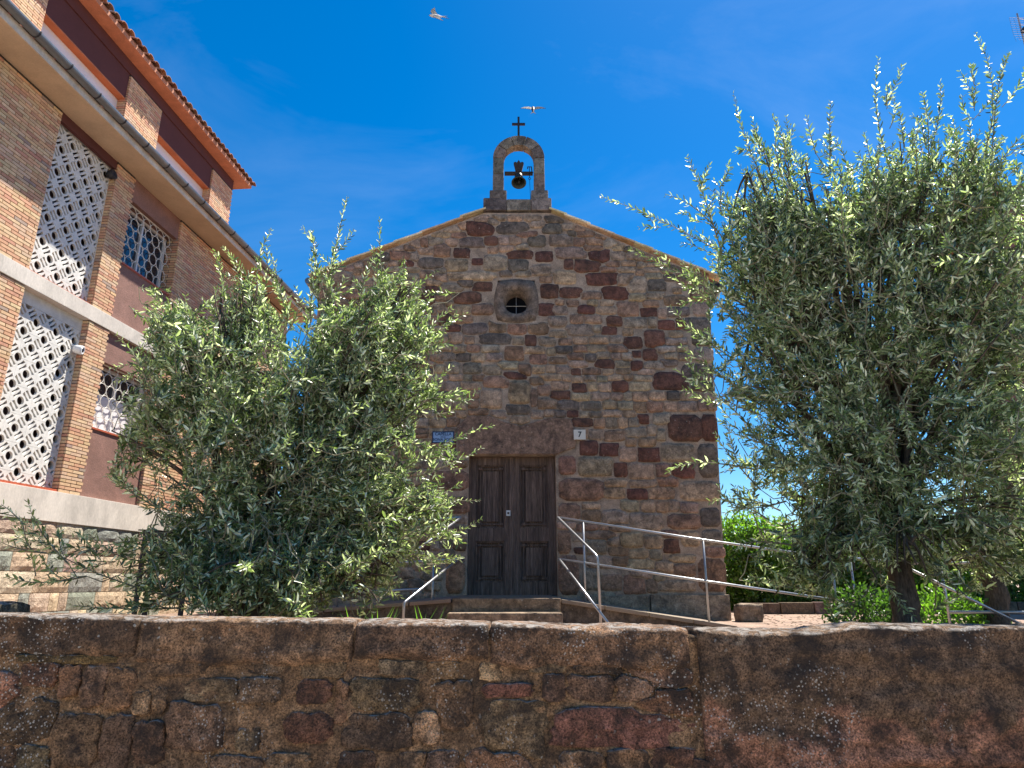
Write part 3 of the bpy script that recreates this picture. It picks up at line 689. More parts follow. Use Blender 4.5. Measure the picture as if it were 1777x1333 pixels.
# stone block at the chapel's right corner, low kerb and boulder
def rough_block(name, label, cat, c, sx, sy, sz, col, mat='rubble', seed=0, group=None):
    bm = bmesh.new(); bmesh.ops.create_cube(bm, size=1.0)
    bmesh.ops.subdivide_edges(bm, edges=bm.edges[:], cuts=4, use_grid_fill=True)
    for v in bm.verts:
        q = v.co * 2; q = Vector([math.copysign(abs(x) ** 0.85, x) for x in q]); l = max(abs(q.x), abs(q.y), abs(q.z)); r2 = q.length
        q = q * (0.8 + 0.2 * l / max(r2, 1e-6)) * 0.5
        v.co = Vector((q.x * sx, q.y * sy, (q.z + 0.5) * sz)) + Vector([0.03 * noise.noise(Vector((q.x * 3 + seed, q.y * 3 + i * 7, q.z * 3))) for i in range(3)])
    me = bpy.data.meshes.new(name); bm.to_mesh(me); bm.free()
    at = me.attributes.new('col', 'FLOAT_COLOR', 'POINT'); at.data.foreach_set('color', np.tile(np.array([*col, 1], dtype=np.float32), len(me.vertices)))
    me.polygons.foreach_set('use_smooth', [True] * len(me.polygons)); me.materials.append(MATS[mat])
    o = link(name, me, None, label=label, category=cat); o.location = c
    if group: o['group'] = group
    return o
rough_block('stone_block', 'rough stone block on the ground at the right corner of the chapel', 'stone', (3.52, 10.7, TZ - 0.02), 0.36, 0.34, 0.27, (0.27, 0.20, 0.14))
rough_block('stone_block', 'mossy rounded stone behind the roadside wall at the left edge', 'stone', (-3.86, 5.3, TZ - 0.05), 0.40, 0.4, 0.47, (0.22, 0.20, 0.14), 'fore_stone', 4)
kb = thing('kerb_edging', 'low red stone edging along the path in front of the hedge', 'kerb', (4.3, 13.2, TZ))
for k in range(9):
    MB().box(k * 0.62, k * 0.62 + 0.60, -0.08, 0.08, 0, 0.20 + rg.uniform(-0.02, 0.02), jit((0.17, 0.11, 0.08), 0.2, rg)).build('edging_stone', 'rubble', kb, bevel=0.015)

# ------------------------------------------------------------------ ROADSIDE WALL
YW = 4.0; WD = 0.42
rw = thing('roadside_wall', 'low weathered rubble stone wall with lichen along the road in the foreground', 'wall', (0, YW, 0))
def topz(x):      # uneven wall head, read off the photograph
    xs = [0, 130, 300, 600, 850, 1000, 1190, 1215, 1330, 1420, 1500, 1620, 1777]
    ys = [1070, 1071, 1076, 1079, 1084, 1088, 1092, 1094, 1098, 1098, 1086, 1088, 1091]
    X_ = [P(a, b_, YW).x for a, b_ in zip(xs, ys)]; Z_ = [P(a, b_, YW).z for a, b_ in zip(xs, ys)]
    return float(np.interp(x, X_, Z_))
bm_ = MB(); nx, nz = 250, 44; x0, x1 = -4.1, 4.1; vs = []; fs = []
for j in range(nz + 1):
    for i in range(nx + 1):
        x = x0 + (x1 - x0) * i / nx; z = (topz(x) - 0.03) * j / nz
        d = 0.016 * noise.noise(Vector((x * 4, z * 4, 2))) + 0.012 * noise.noise(Vector((x * 13, z * 13, 5))) + 0.007 * noise.noise(Vector((x * 34, z * 34, 9)))
        vs.append((x, -d + 0.007, z))
for j in range(nz):
    for i in range(nx):
        a = j * (nx + 1) + i; fs.append((a, a + 1, a + nx + 2, a + nx + 1))
n0 = len(vs)
for i in range(nx + 1): x = x0 + (x1 - x0) * i / nx; vs.append((x, WD, topz(x) - 0.03))
for i in range(nx + 1): x = x0 + (x1 - x0) * i / nx; vs.append((x, WD, 0))
for i in range(nx):
    a = nz * (nx + 1) + i; fs.append((a, a + 1, n0 + i + 1, n0 + i)); fs.append((n0 + i, n0 + i + 1, n0 + nx + 2 + i, n0 + nx + 1 + i))
mort = bm_.add(vs, fs).build('mortar', 'fore_mortar', rw, smooth=True)
FR = (0.20, 0.098, 0.07); FB = (0.25, 0.158, 0.098); FD = (0.165, 0.112, 0.075); FL = (0.48, 0.32, 0.20); FG = (0.27, 0.195, 0.13); FP = (0.37, 0.20, 0.135)
FW = '''70,1170,60,40,r 122,1180,35,55,b 165,1190,40,70,b 210,1195,45,65,b 246,1220,30,38,l 277,1217,24,44,l 368,1198,85,38,g 450,1198,70,40,g 460,1155,60,30,g 545,1200,55,40,r 535,1262,75,48,r 130,1285,75,85,b 40,1250,100,70,d 205,1290,55,90,d 255,1290,60,70,b 335,1262,95,80,d 430,1285,40,40,l 592,1220,22,70,b 665,1205,110,55,d 790,1222,60,80,b 852,1165,36,32,l 880,1198,82,24,r 895,1264,100,98,g 962,1190,40,50,d 1025,1192,85,46,d 1110,1192,80,50,g 1080,1264,238,64,r 1010,1322,70,34,l 1090,1322,66,42,b 1170,1320,70,44,r 740,1262,45,50,l 655,1268,110,60,d 715,1318,44,26,l 768,1320,52,34,b 620,1322,60,34,d 500,1322,70,30,b 410,1330,80,36,b 310,1155,90,34,b 120,1140,150,22,o 560,1160,70,30,d 700,1158,80,30,g 770,1160,50,36,g 950,1155,60,26,g 1040,1160,80,24,d'''
FR, FB, FD, FL, FG, FP = [(c[0] * 1.25, c[1] * 1.12, c[2] * 0.97) for c in (FR, FB, FD, FL, FG, FP)]
CF = dict(r=FR, b=FB, d=FD, l=FL, g=FG, p=FP, o=(0.19, 0.115, 0.045))
seeds = []; cols = []
for q in FW.split():
    a = q.split(','); cx, cy, ww, hh = [float(v) for v in a[:4]]
    p0, p1, pt, pb = P(cx - ww / 2, cy, YW), P(cx + ww / 2, cy, YW), P(cx, cy - hh / 2, YW), P(cx, cy + hh / 2, YW)
    seeds.append(((p0.x + p1.x) / 2, (pt.z + pb.z) / 2, p1.x - p0.x, pt.z - pb.z, True)); cols.append(CF[a[4]])
fn = len(seeds); rg = random.Random(21)
zz = 0.12
while zz < 1.16:
    h_ = rg.uniform(0.12, 0.2); x = -4.0
    while x < 4.0:
        ww = rg.uniform(0.16, 0.42); cx, cz = x + ww / 2, zz + h_ / 2
        ok = all(not (abs(cx - s[0]) < s[2] / 2 + ww * 0.3 and abs(cz - s[1]) < s[3] / 2 + h_ * 0.3) for s in seeds[:fn])
        if ok: seeds.append((cx, cz, ww, h_, False)); cols.append(rg.choice([FB, FB, FD, FG, FR, FP]))
        x += ww
    zz += h_
def mwall(X, Z):
    m = Z < np.interp(X, np.linspace(-4.1, 4.1, 200), [topz(v) - 0.19 for v in np.linspace(-4.1, 4.1, 200)])
    return m & ~((X > P(1203, 1200, YW).x) & (Z > P(1400, 1320, YW).z))
fld = stonefield(seeds, mwall, (-4.05, 4.05, 0.05, 1.3), 0.01, iters=4, p=5.0, N_=24, mortar=0.004, clip=1.2, rag=(-0.13, 0.07))
FRINGS = [(1.0, -2.2), (0.985, 0.2), (0.95, 0.8), (0.75, 1.0), (0.45, 1.05), (0.2, 1.0)]
for k, (i, cx, cz, poly) in enumerate(fld):
    pr = rg.uniform(0.005, 0.012); tl = rg.uniform(-0.05, 0.05); tz = rg.uniform(-0.05, 0.07)
    tf = lambda a, bq, d: (a, -(0.003 + d + (a - cx) * tl + (bq - cz) * tz), bq)
    v, f = stone_verts(cx, cz, poly, pr, tf, FRINGS, 0.02, k)
    MB().add(v, f, jit(tuple(0.75 * a_ + 0.25 * b_ for a_, b_ in zip(cols[i], FB)), 0.2, rg)).build('stone', 'fore_stone', mort, smooth=True)
# coping stones
cop = [(-160, 240, 0.20), (244, 614, 0.225), (618, 848, 0.19), (852, 1192, 0.215), (1208, 1960, 0.70)]
for ci, (pa, pb, hh) in enumerate(cop):
    xa, xb = P(pa, 1085, YW).x, P(pb, 1085, YW).x; big = hh > 0.5
    n = int((xb - xa) / 0.022); nf = int(hh / 0.022)
    prof = [(-0.032, -hh + hh * k / nf) for k in range(nf)] + [(-0.030, -0.012), (-0.018, -0.002), (0.02, 0.004), (0.09, 0.006), (0.18, 0.008), (0.28, 0.006), (0.38, 0.0), (0.44, -0.02), (0.45, -0.16)]
    vs = []; fs = []; m_ = len(prof); mb = MB(); dk_ = jit(FB if ci % 2 else FD, 0.1, rg)
    if big: dk_ = jit(FD, 0.1, rg)
    for i in range(n + 1):
        x = xa + (xb - xa) * i / n; e = min(i, n - i); sh = 0.014 * max(0, 1 - e / 2.0)
        low = 0.022 * noise.noise(Vector((x * 4.5, ci * 3.7, 1))) + 0.012 * noise.noise(Vector((x * 17, ci * 3.7, 4)))
        for j, (y, z) in enumerate(prof):
            fr_ = max(0, -z / hh); zz_ = topz(x) + z + low * (fr_ if y < 0 else 0)
            d = 0.014 * noise.noise(Vector((x * 4, zz_ * 6 + ci, y * 6))) + 0.011 * noise.noise(Vector((x * 13, zz_ * 18, y * 18 + ci))) + 0.008 * noise.noise(Vector((x * 37, zz_ * 45, y * 40)))
            # bedding ledges of the sandstone
            led = noise.noise(Vector((x * 1.6, zz_ * 11 + 0.6 * noise.noise(Vector((x * 5, zz_ * 3, 8))), ci)))
            d += 0.016 * max(-0.5, min(0.6, led * 2.2)) * (1 if y < 0 else 0.2)
            if j == 0: d -= 0.03
            vs.append((x, y + (sh * 1.6 if y < 0.1 else -sh) - d * (1 if y < 0.1 else 0.3), zz_ - sh * 0.4 + (0.6 * d if z > -0.03 else 0)))
            sp_ = (0.45 if big else 1.0) * noise.noise(Vector((x * 3.1, zz_ * 5.5, 20 + ci))) + 0.5 * noise.noise(Vector((x * 9, zz_ * 12, 3))) + (2.0 * (fr_ - 0.62) if big else 0.25 * (fr_ - 0.6))
            q_ = min(1, max(0, (sp_ - 0.10) * 7)); fc = FP if big else FB
            mb.c.append(tuple(a_ * (1 - q_) + b_ * q_ for a_, b_ in zip(dk_, fc)))
    for i in range(n):
        for j in range(m_ - 1): a = i * m_ + j; fs.append((a, a + 1, a + m_ + 1, a + m_))
    fs.append(tuple(range(m_))); fs.append(tuple(n * m_ + j for j in range(m_ - 1, -1, -1)))
    cc = mb.c; mb.c = []; mb.add(vs, fs); mb.c = cc
    mb.build('coping_stone' if not big else 'large_block', 'fore_stone', rw, smooth=True)

# ------------------------------------------------------------------ BRICK BUILDING (local x = along the facade, -y = outwards)
FA = R(5.2); bld = thing('brick_building', 'brick building on the left with pierced white block screens and tiled eaves', 'building', (-7.6, 0, 0), math.pi / 2 - FA)
BL, BH, BJ = 0.220, 0.0405, 0.0113
BC = [(0.60, 0.40, 0.235), (0.64, 0.47, 0.29), (0.55, 0.29, 0.18), (0.47, 0.215, 0.15), (0.58, 0.41, 0.29), (0.60, 0.35, 0.21), (0.29, 0.24, 0.22)]
BWGT = [22, 20, 16, 13, 12, 12, 3]
BC = [tuple(0.7 * a + 0.3 * b_ for a, b_ in zip(c, (0.57, 0.37, 0.225))) for c in BC]
rgb = random.Random(77); PROTO = []
for c in BC + [jit(c, 0.12, rgb) for c in BC[:6]]:
    PROTO.append(MB().box(0, BL, -0.012, 0.02, 0, BH, c).mesh('brick', 'brick'))
NIND = [0]
def brickwork(part, s0, s1, z0, z1, d=0.0, individual=None, ends=(False, False), endlen=0.22):
    """mortar backing is 'part'; lay stretcher courses on the face at outward distance d"""
    stuff = MB(); z = z0 + 0.004; row = 0
    while z + BH <= z1 + 0.001:
        x = s0 - (0.5 * (BL + BJ) if row % 2 else 0) + 0.0
        while x < s1 - 0.01:
            a, b_ = max(x, s0), min(x + BL, s1)
            if b_ - a > 0.03:
                ci = rgb.choices(range(7), BWGT)[0]
                if individual and b_ - a > BL - 0.001 and NIND[0] < 300 and individual(a, z):
                    o = link('brick', PROTO[ci], part); o.location = (a, -d, z); NIND[0] += 1
                else:
                    stuff.box(a, b_, -d - 0.014 - rgb.uniform(0, 0.002), -d + 0.01, z, z + BH, jit(BC[ci], 0.12, rgb))
            x += BL + BJ
        for e, xe in ((0, s0), (1, s1)):
            if ends[e]:
                sg = -1 if e == 0 else 1
                cut = 0.5 * endlen if row % 2 else endlen
                for (ya, yb) in ((0.006, cut - 0.005), (cut + 0.005, endlen)):
                    if yb - ya > 0.03:
                        xa, xb = sorted((xe, xe + sg * 0.008)); stuff.box(xa, xb, -d + ya + 0.006, -d + yb, z, z + BH, jit(BC[rgb.choices(range(7), BWGT)[0]], 0.12, rgb))
        z += BH + BJ; row += 1
    stuff.build('brickwork', 'brick', part, kind='stuff')
Zb0, Zb1, Zc0, Zc1, Zs = 2.44, 2.875, 5.575, 5.82, 8.45
def wallpart(s0, s1, z0, z1, thick=0.3, **kw):
    p_ = MB().box(s0 + 0.002, s1 - 0.002, 0.003, thick, z0, z1).build('brick_wall', 'brick_joint', bld)
    brickwork(p_, s0, s1, z0, z1, **kw); return p_
wallpart(6.2, 8.80, Zb1, Zc0, individual=lambda a, z: a > 8.0 and z > 4.0, ends=(False, True), endlen=0.20)
wallpart(6.2, 8.80, Zc1, Zs, individual=lambda a, z: a > 8.1 and z < 6.5, ends=(False, True), endlen=0.20)
wallpart(10.12, 10.60, Zb1, Zc0, individual=lambda a, z: True, ends=(True, True), endlen=0.20)
wallpart(10.12, 10.60, Zc1, Zs, individual=lambda a, z: True, ends=(True, True), endlen=0.20)
wallpart(12.06, 17.22, Zb1, Zc0, ends=(True, True)); wallpart(12.06, 17.22, Zc1, Zs, ends=(True, True))
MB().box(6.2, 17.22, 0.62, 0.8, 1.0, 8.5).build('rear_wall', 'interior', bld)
MB().box(17.0, 17.21, 0.31, 6, 1.0, 8.4).build('side_wall', 'brick_joint', bld)
MB().box(6.2, 17.26, -0.035, 0.62, Zb0, Zb1 - 0.002).build('base_band', 'concrete', bld, bevel=0.006)
MB().box(6.2, 17.25, -0.03, 0.60, Zc0 + 0.002, Zc1 - 0.002).build('belt_course', 'concrete', bld, bevel=0.006)
# pebble-dashed window bay
for (za, zb) in ((Zb1, 3.97), (5.06, Zc0), (Zc1, 6.86), (8.02, Zs)):
    MB().box(10.60, 12.06, 0.035 if za < 8 else 0.02, 0.3, za + 0.001, zb - 0.001).build('rendered_panel', 'render_maroon', bld)
def window(z0, z1, circ):
    wn = MB().box(10.61, 12.05, 0.285, 0.30, z0, z1).build('window', 'dark_glass', bld)
    MB().box(10.60, 12.06, 0.015, 0.30, z0 - 0.002 - 0.028, z0 - 0.002).build('sill', 'sill_red', wn)
    if circ: MB().box(10.62, 12.04, 0.262, 0.282, z0 + 0.01, z0 + circ).build('blind', 'white_blind', wn)
    fr = MB(); e = 0.04
    fr.box(10.61, 12.05, 0.24, 0.284, z0, z0 + e); fr.box(10.61, 12.05, 0.24, 0.284, z1 - e, z1)
    for xx in (10.61, 11.31, 12.01): fr.box(xx, xx + e, 0.24, 0.284, z0 + e, z1 - e)
    fr.build('window_frame', 'white_paint', wn)
    gr = MB(); r_ = 0.105; row = 0; z = z0 + 0.02 + r_
    while z < z1 - 0.02:
        x = 10.62 + r_ + (r_ if row % 2 else 0)
        while x < 12.04 - r_ * 0.5:
            n = 12; gr.tube([(x + r_ * 0.99 * math.cos(2 * math.pi * k / n), 0.12, z + r_ * 0.99 * math.sin(2 * math.pi * k / n)) for k in range(n + 1)], 0.006, 5, caps=False)
            x += 2 * r_
        z += r_ * 1.74; row += 1
    gr.box(10.61, 12.05, 0.105, 0.135, z0, z0 + 0.014); gr.box(10.61, 12.05, 0.105, 0.135, z1 - 0.014, z1)
    gr.build('grille', 'tile_white', wn, smooth=True)
window(3.97, 5.06, 0.62); window(6.86, 8.02, 0)
# pierced block screens
def block_mesh():
    h = 0.1925; cu = bpy.data.curves.new('pierced_block', 'CURVE'); cu.dimensions = '2D'; cu.fill_mode = 'BOTH'; cu.extrude = 0.018
    def poly(pts):
        sp = cu.splines.new('POLY'); sp.points.add(len(pts) - 1)
        for q, p_ in zip(sp.points, pts): q.co = (p_[0], p_[1], 0, 1)
        sp.use_cyclic_u = True
    rc = 0.061; out = []
    for sx, sy, q0 in ((-1, -1, 90), (1, -1, 180), (1, 1, 270), (-1, 1, 0)):
        for k in range(5):
            q = R(q0 - 90 * k / 4); out.append((sx * h + rc * math.cos(q), sy * h + rc * math.sin(q)))
    poly(out)
    poly([(rc * math.cos(2 * math.pi * k / 16), rc * math.sin(2 * math.pi * k / 16)) for k in range(16)])
    for q in (45, 135, 225, 315):
        ca, sa = math.cos(R(q)), math.sin(R(q))
        for u0, bow in ((0.085, -0.007), (0.147, 0.007)):
            pts = [(u0 - 0.002, -0.062), (u0 + 0.040, -0.076), (u0 + 0.031, 0.0), (u0 + 0.040, 0.076), (u0 - 0.002, 0.062), (u0 + 0.006, 0.0)] if bow < 0 else [(u0, -0.074), (u0 + 0.042, -0.062), (u0 + 0.034, 0), (u0 + 0.042, 0.062), (u0, 0.074), (u0 + 0.008, 0)]
            poly([(a * ca - b_ * sa, a * sa + b_ * ca) for a, b_ in pts])
    o = bpy.data.objects.new('tmp', cu); COL.objects.link(o); bpy.context.view_layer.update()
    me = bpy.data.meshes.new_from_object(o.evaluated_get(bpy.context.evaluated_depsgraph_get()))
    bpy.data.objects.remove(o); me.materials.clear(); me.materials.append(MATS['screen']); return me
BLK = block_mesh()
def screen(zc, rows, z0, z1, sh):
    so_ = thing('x', '', ''); so_.name = 'block_screen'; del so_['label'], so_['category']; so_.parent = bld
    for j in range(rows):
        for i in range(-1, 3):
            o = link('pierced_block', BLK, so_); o.rotation_euler = (math.pi / 2, 0, 0)
            o.location = (9.315 + sh + i * 0.387, 0.125, zc - j * 0.388)
    x_r = 9.315 + sh + 2.5 * 0.387
    MB().box(x_r + 0.002, 10.11, 0.10, 0.185, z0, z1).build('screen_frame', 'screen', so_)
    MB().box(8.55, x_r + 0.0, 0.105, 0.18, zc + 0.196, max(zc + 0.2, z1)).build('screen_frame', 'screen', so_)
    return so_
screen(5.20, 7, Zb1, Zc0, -0.06); screen(8.15, 7, Zc1, Zs, -0.06)
MB().box(8.80, 10.12, 0.0, 0.074, Zb1, Zb1 + 0.035).build('sill', 'sill_red', bld); MB().box(8.80, 10.12, 0.0, 0.074, Zc1, Zc1 + 0.02).build('sill', 'sill_red', bld)
MB().box(8.802, 10.118, 0.01, 0.072, 8.30, Zs).build('bay_lintel', 'paint_maroon', bld)
# stone plinth of the building
rows = [(2.437, 2.235), (2.225, 2.005), (1.995, 1.75), (1.74, 1.46), (1.45, 1.20), (1.19, 0.95)]
SANDY = [(0.49, 0.38, 0.265), (0.48, 0.365, 0.25), (0.49, 0.41, 0.30), (0.45, 0.32, 0.245)]; GRN = [(0.22, 0.23, 0.18), (0.25, 0.26, 0.22)]
pb_ = MB().box(6.2, 17.2, 0.015, 0.6, 0.9, 2.437).build('plinth', 'concrete_tan', bld)
rg = random.Random(40)
for zt, zb in rows:
    x = 7.4 + rg.uniform(0, 0.3)
    while x < 15.0:
        l = rg.choice([0.18, 0.36, 0.46, 0.58, 0.7]) * rg.uniform(0.9, 1.1)
        n, m2 = max(3, int(l / 0.07)), 4; vs = []; fs = []
        for j in range(m2 + 1):
            for i in range(n + 1):
                a = x + 0.004 + (l - 0.008) * i / n; z = zb + (zt - zb) * j / m2
                ed = min(i, n - i, j, m2 - j) == 0
                d = 0.0 if ed else 0.012 + 0.02 * abs(noise.noise(Vector((a * 7, z * 7, 3)))) + 0.012 * noise.noise(Vector((a * 20, z * 20, 3)))
                vs.append((a, -d - 0.004, z))
        for j in range(m2):
            for i in range(n): a = j * (n + 1) + i; fs.append((a, a + 1, a + n + 2, a + n + 1))
        k_ = len(vs); per = [i for i in range(n + 1)] + [j * (n + 1) + n for j in range(1, m2 + 1)] + [m2 * (n + 1) + i for i in range(n - 1, -1, -1)] + [j * (n + 1) for j in range(m2 - 1, 0, -1)]
        for q in per: vs.append((vs[q][0], 0.02, vs[q][2]))
        for q in range(len(per)): fs.append((per[q], k_ + q, k_ + (q + 1) % len(per), per[(q + 1) % len(per)]))
        MB().add(vs, fs, jit(rg.choice(GRN) if rg.random() < 0.36 else rg.choice(SANDY), 0.12, rg)).build('plinth_stone', 'plinth_stone', pb_)
        x += l
# lower eaves, gutter and tiles
OV = 0.50
MB().box(6.0, 17.65, -OV, 0.55, Zs + 0.002, Zs + 0.10).build('lower_soffit', 'concrete_tan', bld, bevel=0.006)
MB().box(6.0, 17.65, -OV - 0.012, -OV - 0.001, Zs + 0.01, Zs + 0.14).build('fascia', 'concrete', bld)
gt = MB(); n = 10
prof = [(-OV - 0.085 + 0.07 * math.cos(math.pi * k / n + math.pi), Zs + 0.185 + 0.075 * math.sin(math.pi * k / n + math.pi)) for k in range(n + 1)]
prof2 = [(-OV - 0.085 + 0.064 * math.cos(math.pi * k / n + math.pi), Zs + 0.187 + 0.068 * math.sin(math.pi * k / n + math.pi)) for k in range(n, -1, -1)]
pp = prof + prof2
gt.prism(pp, lambda a, b_: (6.0, a, b_), lambda a, b_: (17.7, a, b_)); gto = gt.build('gutter', 'zinc', bld, smooth=False)
for k in range(20):
    x = 6.3 + k * 0.6
    MB().prism([(-OV - 0.085 + 0.077 * math.cos(math.pi * q / n + math.pi), Zs + 0.185 + 0.082 * math.sin(math.pi * q / n + math.pi)) for q in range(n + 1)] +
               [(-OV - 0.085 + 0.0705 * math.cos(math.pi * q / n + math.pi), Zs + 0.185 + 0.0755 * math.sin(math.pi * q / n + math.pi)) for q in range(n, -1, -1)],
               lambda a, b_: (x, a, b_), lambda a, b_: (x + 0.02, a, b_)).build('gutter_bracket', 'dark_iron', gto)
def tile_mesh(c, ln=0.42, r0=0.085, r1=0.07):
    n = 8; vs = []; fs = []
    for (y, r_, z) in ((0, r0, 0), (ln, r1, ln * 0.34)):
        for rr in (r_, r_ - 0.014):
            for k in range(n + 1):
                q = math.pi * k / n; vs.append((rr * math.cos(q), y, z + rr * math.sin(q) * 0.85))
    m_ = n + 1
    for k in range(n):
        fs += [(k, k + 1, 2 * m_ + k + 1, 2 * m_ + k), (m_ + k, 3 * m_ + k, 3 * m_ + k + 1, m_ + k + 1), (k, m_ + k, m_ + k + 1, k + 1), (2 * m_ + k, 2 * m_ + k + 1, 3 * m_ + k + 1, 3 * m_ + k)]
    fs += [(0, 2 * m_, 3 * m_, m_), (n, m_ + n, 3 * m_ + n, 2 * m_ + n)]
    return MB().add(vs, fs, c).mesh('roof_tile', 'roof_tile', smooth=False)
TILES = [tile_mesh(c) for c in ((0.30, 0.13, 0.075), (0.34, 0.17, 0.10), (0.24, 0.11, 0.07), (0.28, 0.16, 0.10), (0.22, 0.13, 0.09))]
def tileroof(name, x0, x1, ye, ze, depth, slope=0.34):
    sl = MB(); sl.add([(x0, ye + 0.02, ze), (x1, ye + 0.02, ze), (x1, ye + depth, ze + (depth - 0.02) * slope), (x0, ye + depth, ze + (depth - 0.02) * slope),
                       (x0, ye + 0.02, ze - 0.04), (x1, ye + 0.02, ze - 0.04), (x1, ye + depth, ze + (depth - 0.02) * slope - 0.04), (x0, ye + depth, ze + (depth - 0.02) * slope - 0.04)],
                      [(0, 1, 2, 3), (7, 6, 5, 4), (0, 4, 5, 1), (1, 5, 6, 2), (2, 6, 7, 3), (3, 7, 4, 0)], (0.28, 0.14, 0.09))
    ro = sl.build(name, 'roof_tile', bld)
    x = x0 + 0.1
    while x < x1:
        for rr in range(1 if depth < 1.5 else 2):
            o = link('roof_tile', rg.choice(TILES), ro); y = rr * 0.36 - 0.07 + rg.uniform(-0.012, 0.012)
            o.location = (x + rg.uniform(-0.008, 0.008), ye + y, ze + y * slope + 0.012 * rr)
        x += 0.20
    return ro
tileroof('lower_roof', 6.0, 17.66, -OV + 0.03, Zs + 0.19, 1.2)
# attic storey, set back
AD = 0.70; aS = -0.063
for s0, s1 in ((7.88, 8.89), (10.97, 11.98), (14.06, 15.0)):
    s0 += aS; s1 += aS
    p_ = MB().box(s0 + 0.002, s1 - 0.002, AD + 0.003, AD + 0.5, 8.7, 10.95).build('brick_pier', 'brick_joint', bld)
    brickwork(p_, s0, s1, 9.0, 10.95, d=-AD, ends=(True, True), endlen=0.36)
for s0, s1 in ((6.0, 7.88), (8.89, 10.97), (11.98, 14.06)):
    s0 += aS + 0.01; s1 += aS - 0.01
    MB().box(s0, s1, AD + 0.02, AD + 0.22, 10.41, 10.95).build('attic_lintel', 'paint_maroon', bld)
    MB().box(s0, s1, AD + 0.02, AD + 0.22, 10.385, 10.409).build('lintel_soffit', 'maroon_bounce_lit', bld)  # underside of the maroon lintel, bounced light put into its colour
    MB().box(s0, s1, AD + 0.17, AD + 0.21, 8.8, 10.384).build('white_shutter', 'white_blind', bld)
MB().box(6.0, 15.0 + aS, AD - 0.006, AD + 0.5, 10.953, 11.20).build('attic_beam', 'paint_maroon', bld)
MB().box(6.0, 15.30, AD - 0.29, 6.0, 11.203, 11.29).build('upper_soffit', 'terracotta', bld, bevel=0.005)
MB().box(14.4, 14.9, AD + 0.55, 6, 8.6, 11.2).build('attic_side_wall', 'brick_joint', bld)
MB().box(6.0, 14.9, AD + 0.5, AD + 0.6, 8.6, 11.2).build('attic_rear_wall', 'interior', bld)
tileroof('upper_roof', 6.0, 15.34, AD - 0.29, 11.335, 3.0)
# cameras / lamp on the facade (things fixed to the wall)
def loc2w(s, d, z):
    return Vector((-7.6 + s * math.sin(FA) + d * math.cos(FA), s * math.cos(FA) - d * math.sin(FA), z))
cmr = thing('security_camera', 'white dome security camera on the brick pier by the lower screen', 'camera', loc2w(10.04, 0.02, 5.02), math.pi / 2 - FA)
MB().lathe([(0.0, 0), (0.05, 0), (0.05, 0.03), (0, 0.03)], 16, Matrix.Translation((0.05, 0.14, 0.08)) @ Matrix.Rotation(R(-90), 4, 'Y')).build('mount', 'white_paint', cmr, smooth=False)
MB().tube([(0.05, 0.14, 0.08), (-0.02, 0.06, 0.06), (-0.03, 0.0, 0.04)], 0.022, 8).build('arm', 'white_paint', cmr, smooth=True)
CMX = Matrix.Translation((-0.03, 0.03, 0.03)) @ Matrix.Rotation(R(100), 4, 'X') @ Matrix.Rotation(R(18), 4, 'Y')
MB().lathe([(0.0, -0.06), (0.05, -0.055), (0.068, -0.02), (0.072, 0.05), (0.068, 0.075), (0.05, 0.08), (0.046, 0.07), (0.0, 0.07)], 18, CMX).build('housing', 'white_paint', cmr, smooth=True)
MB().lathe([(0.0, 0.086), (0.028, 0.08), (0.034, 0.071), (0.0, 0.0705)], 14, CMX).build('lens', 'dark_glass', cmr, smooth=True)
flo = thing('wall_lamp', 'dark round wall lamp under the lintel of the upper screen', 'lamp', loc2w(10.02, 0.0, 8.14), math.pi / 2 - FA)
LMX = Matrix.Rotation(R(75), 4, 'X')
MB().lathe([(0.0, -0.08), (0.04, -0.075), (0.075, -0.03), (0.085, 0.05), (0.07, 0.055), (0.0, 0.03)], 18, LMX).build('lamp_housing', 'dark_iron', flo, smooth=True)
MB().tube([(0, 0.06, 0), (0.03, 0.12, 0.01), (0.06, 0.14, 0.02)], 0.02, 8).build('bracket', 'dark_iron', flo)
# dark metal gate between wall and building
gate = thing('metal_gate', 'dark metal gate frame half hidden by the left olive tree', 'gate', (0, 0, 0))
ga, gb = P(253, 928, 9.6), P(330, 935, 9.6)
for p_ in (ga, P(270, 930, 9.6), gb): MB().box(p_.x - 0.025, p_.x + 0.025, 9.575, 9.625, TZ, p_.z).build('upright', 'dark_iron', gate)
MB().box(ga.x - 0.03, gb.x + 0.9, 9.57, 9.63, ga.z, ga.z + 0.05).build('top_bar', 'dark_iron', gate)
MB().box(gb.x + 0.82, gb.x + 0.87, 9.575, 9.625, TZ, ga.z).build('upright', 'dark_iron', gate)

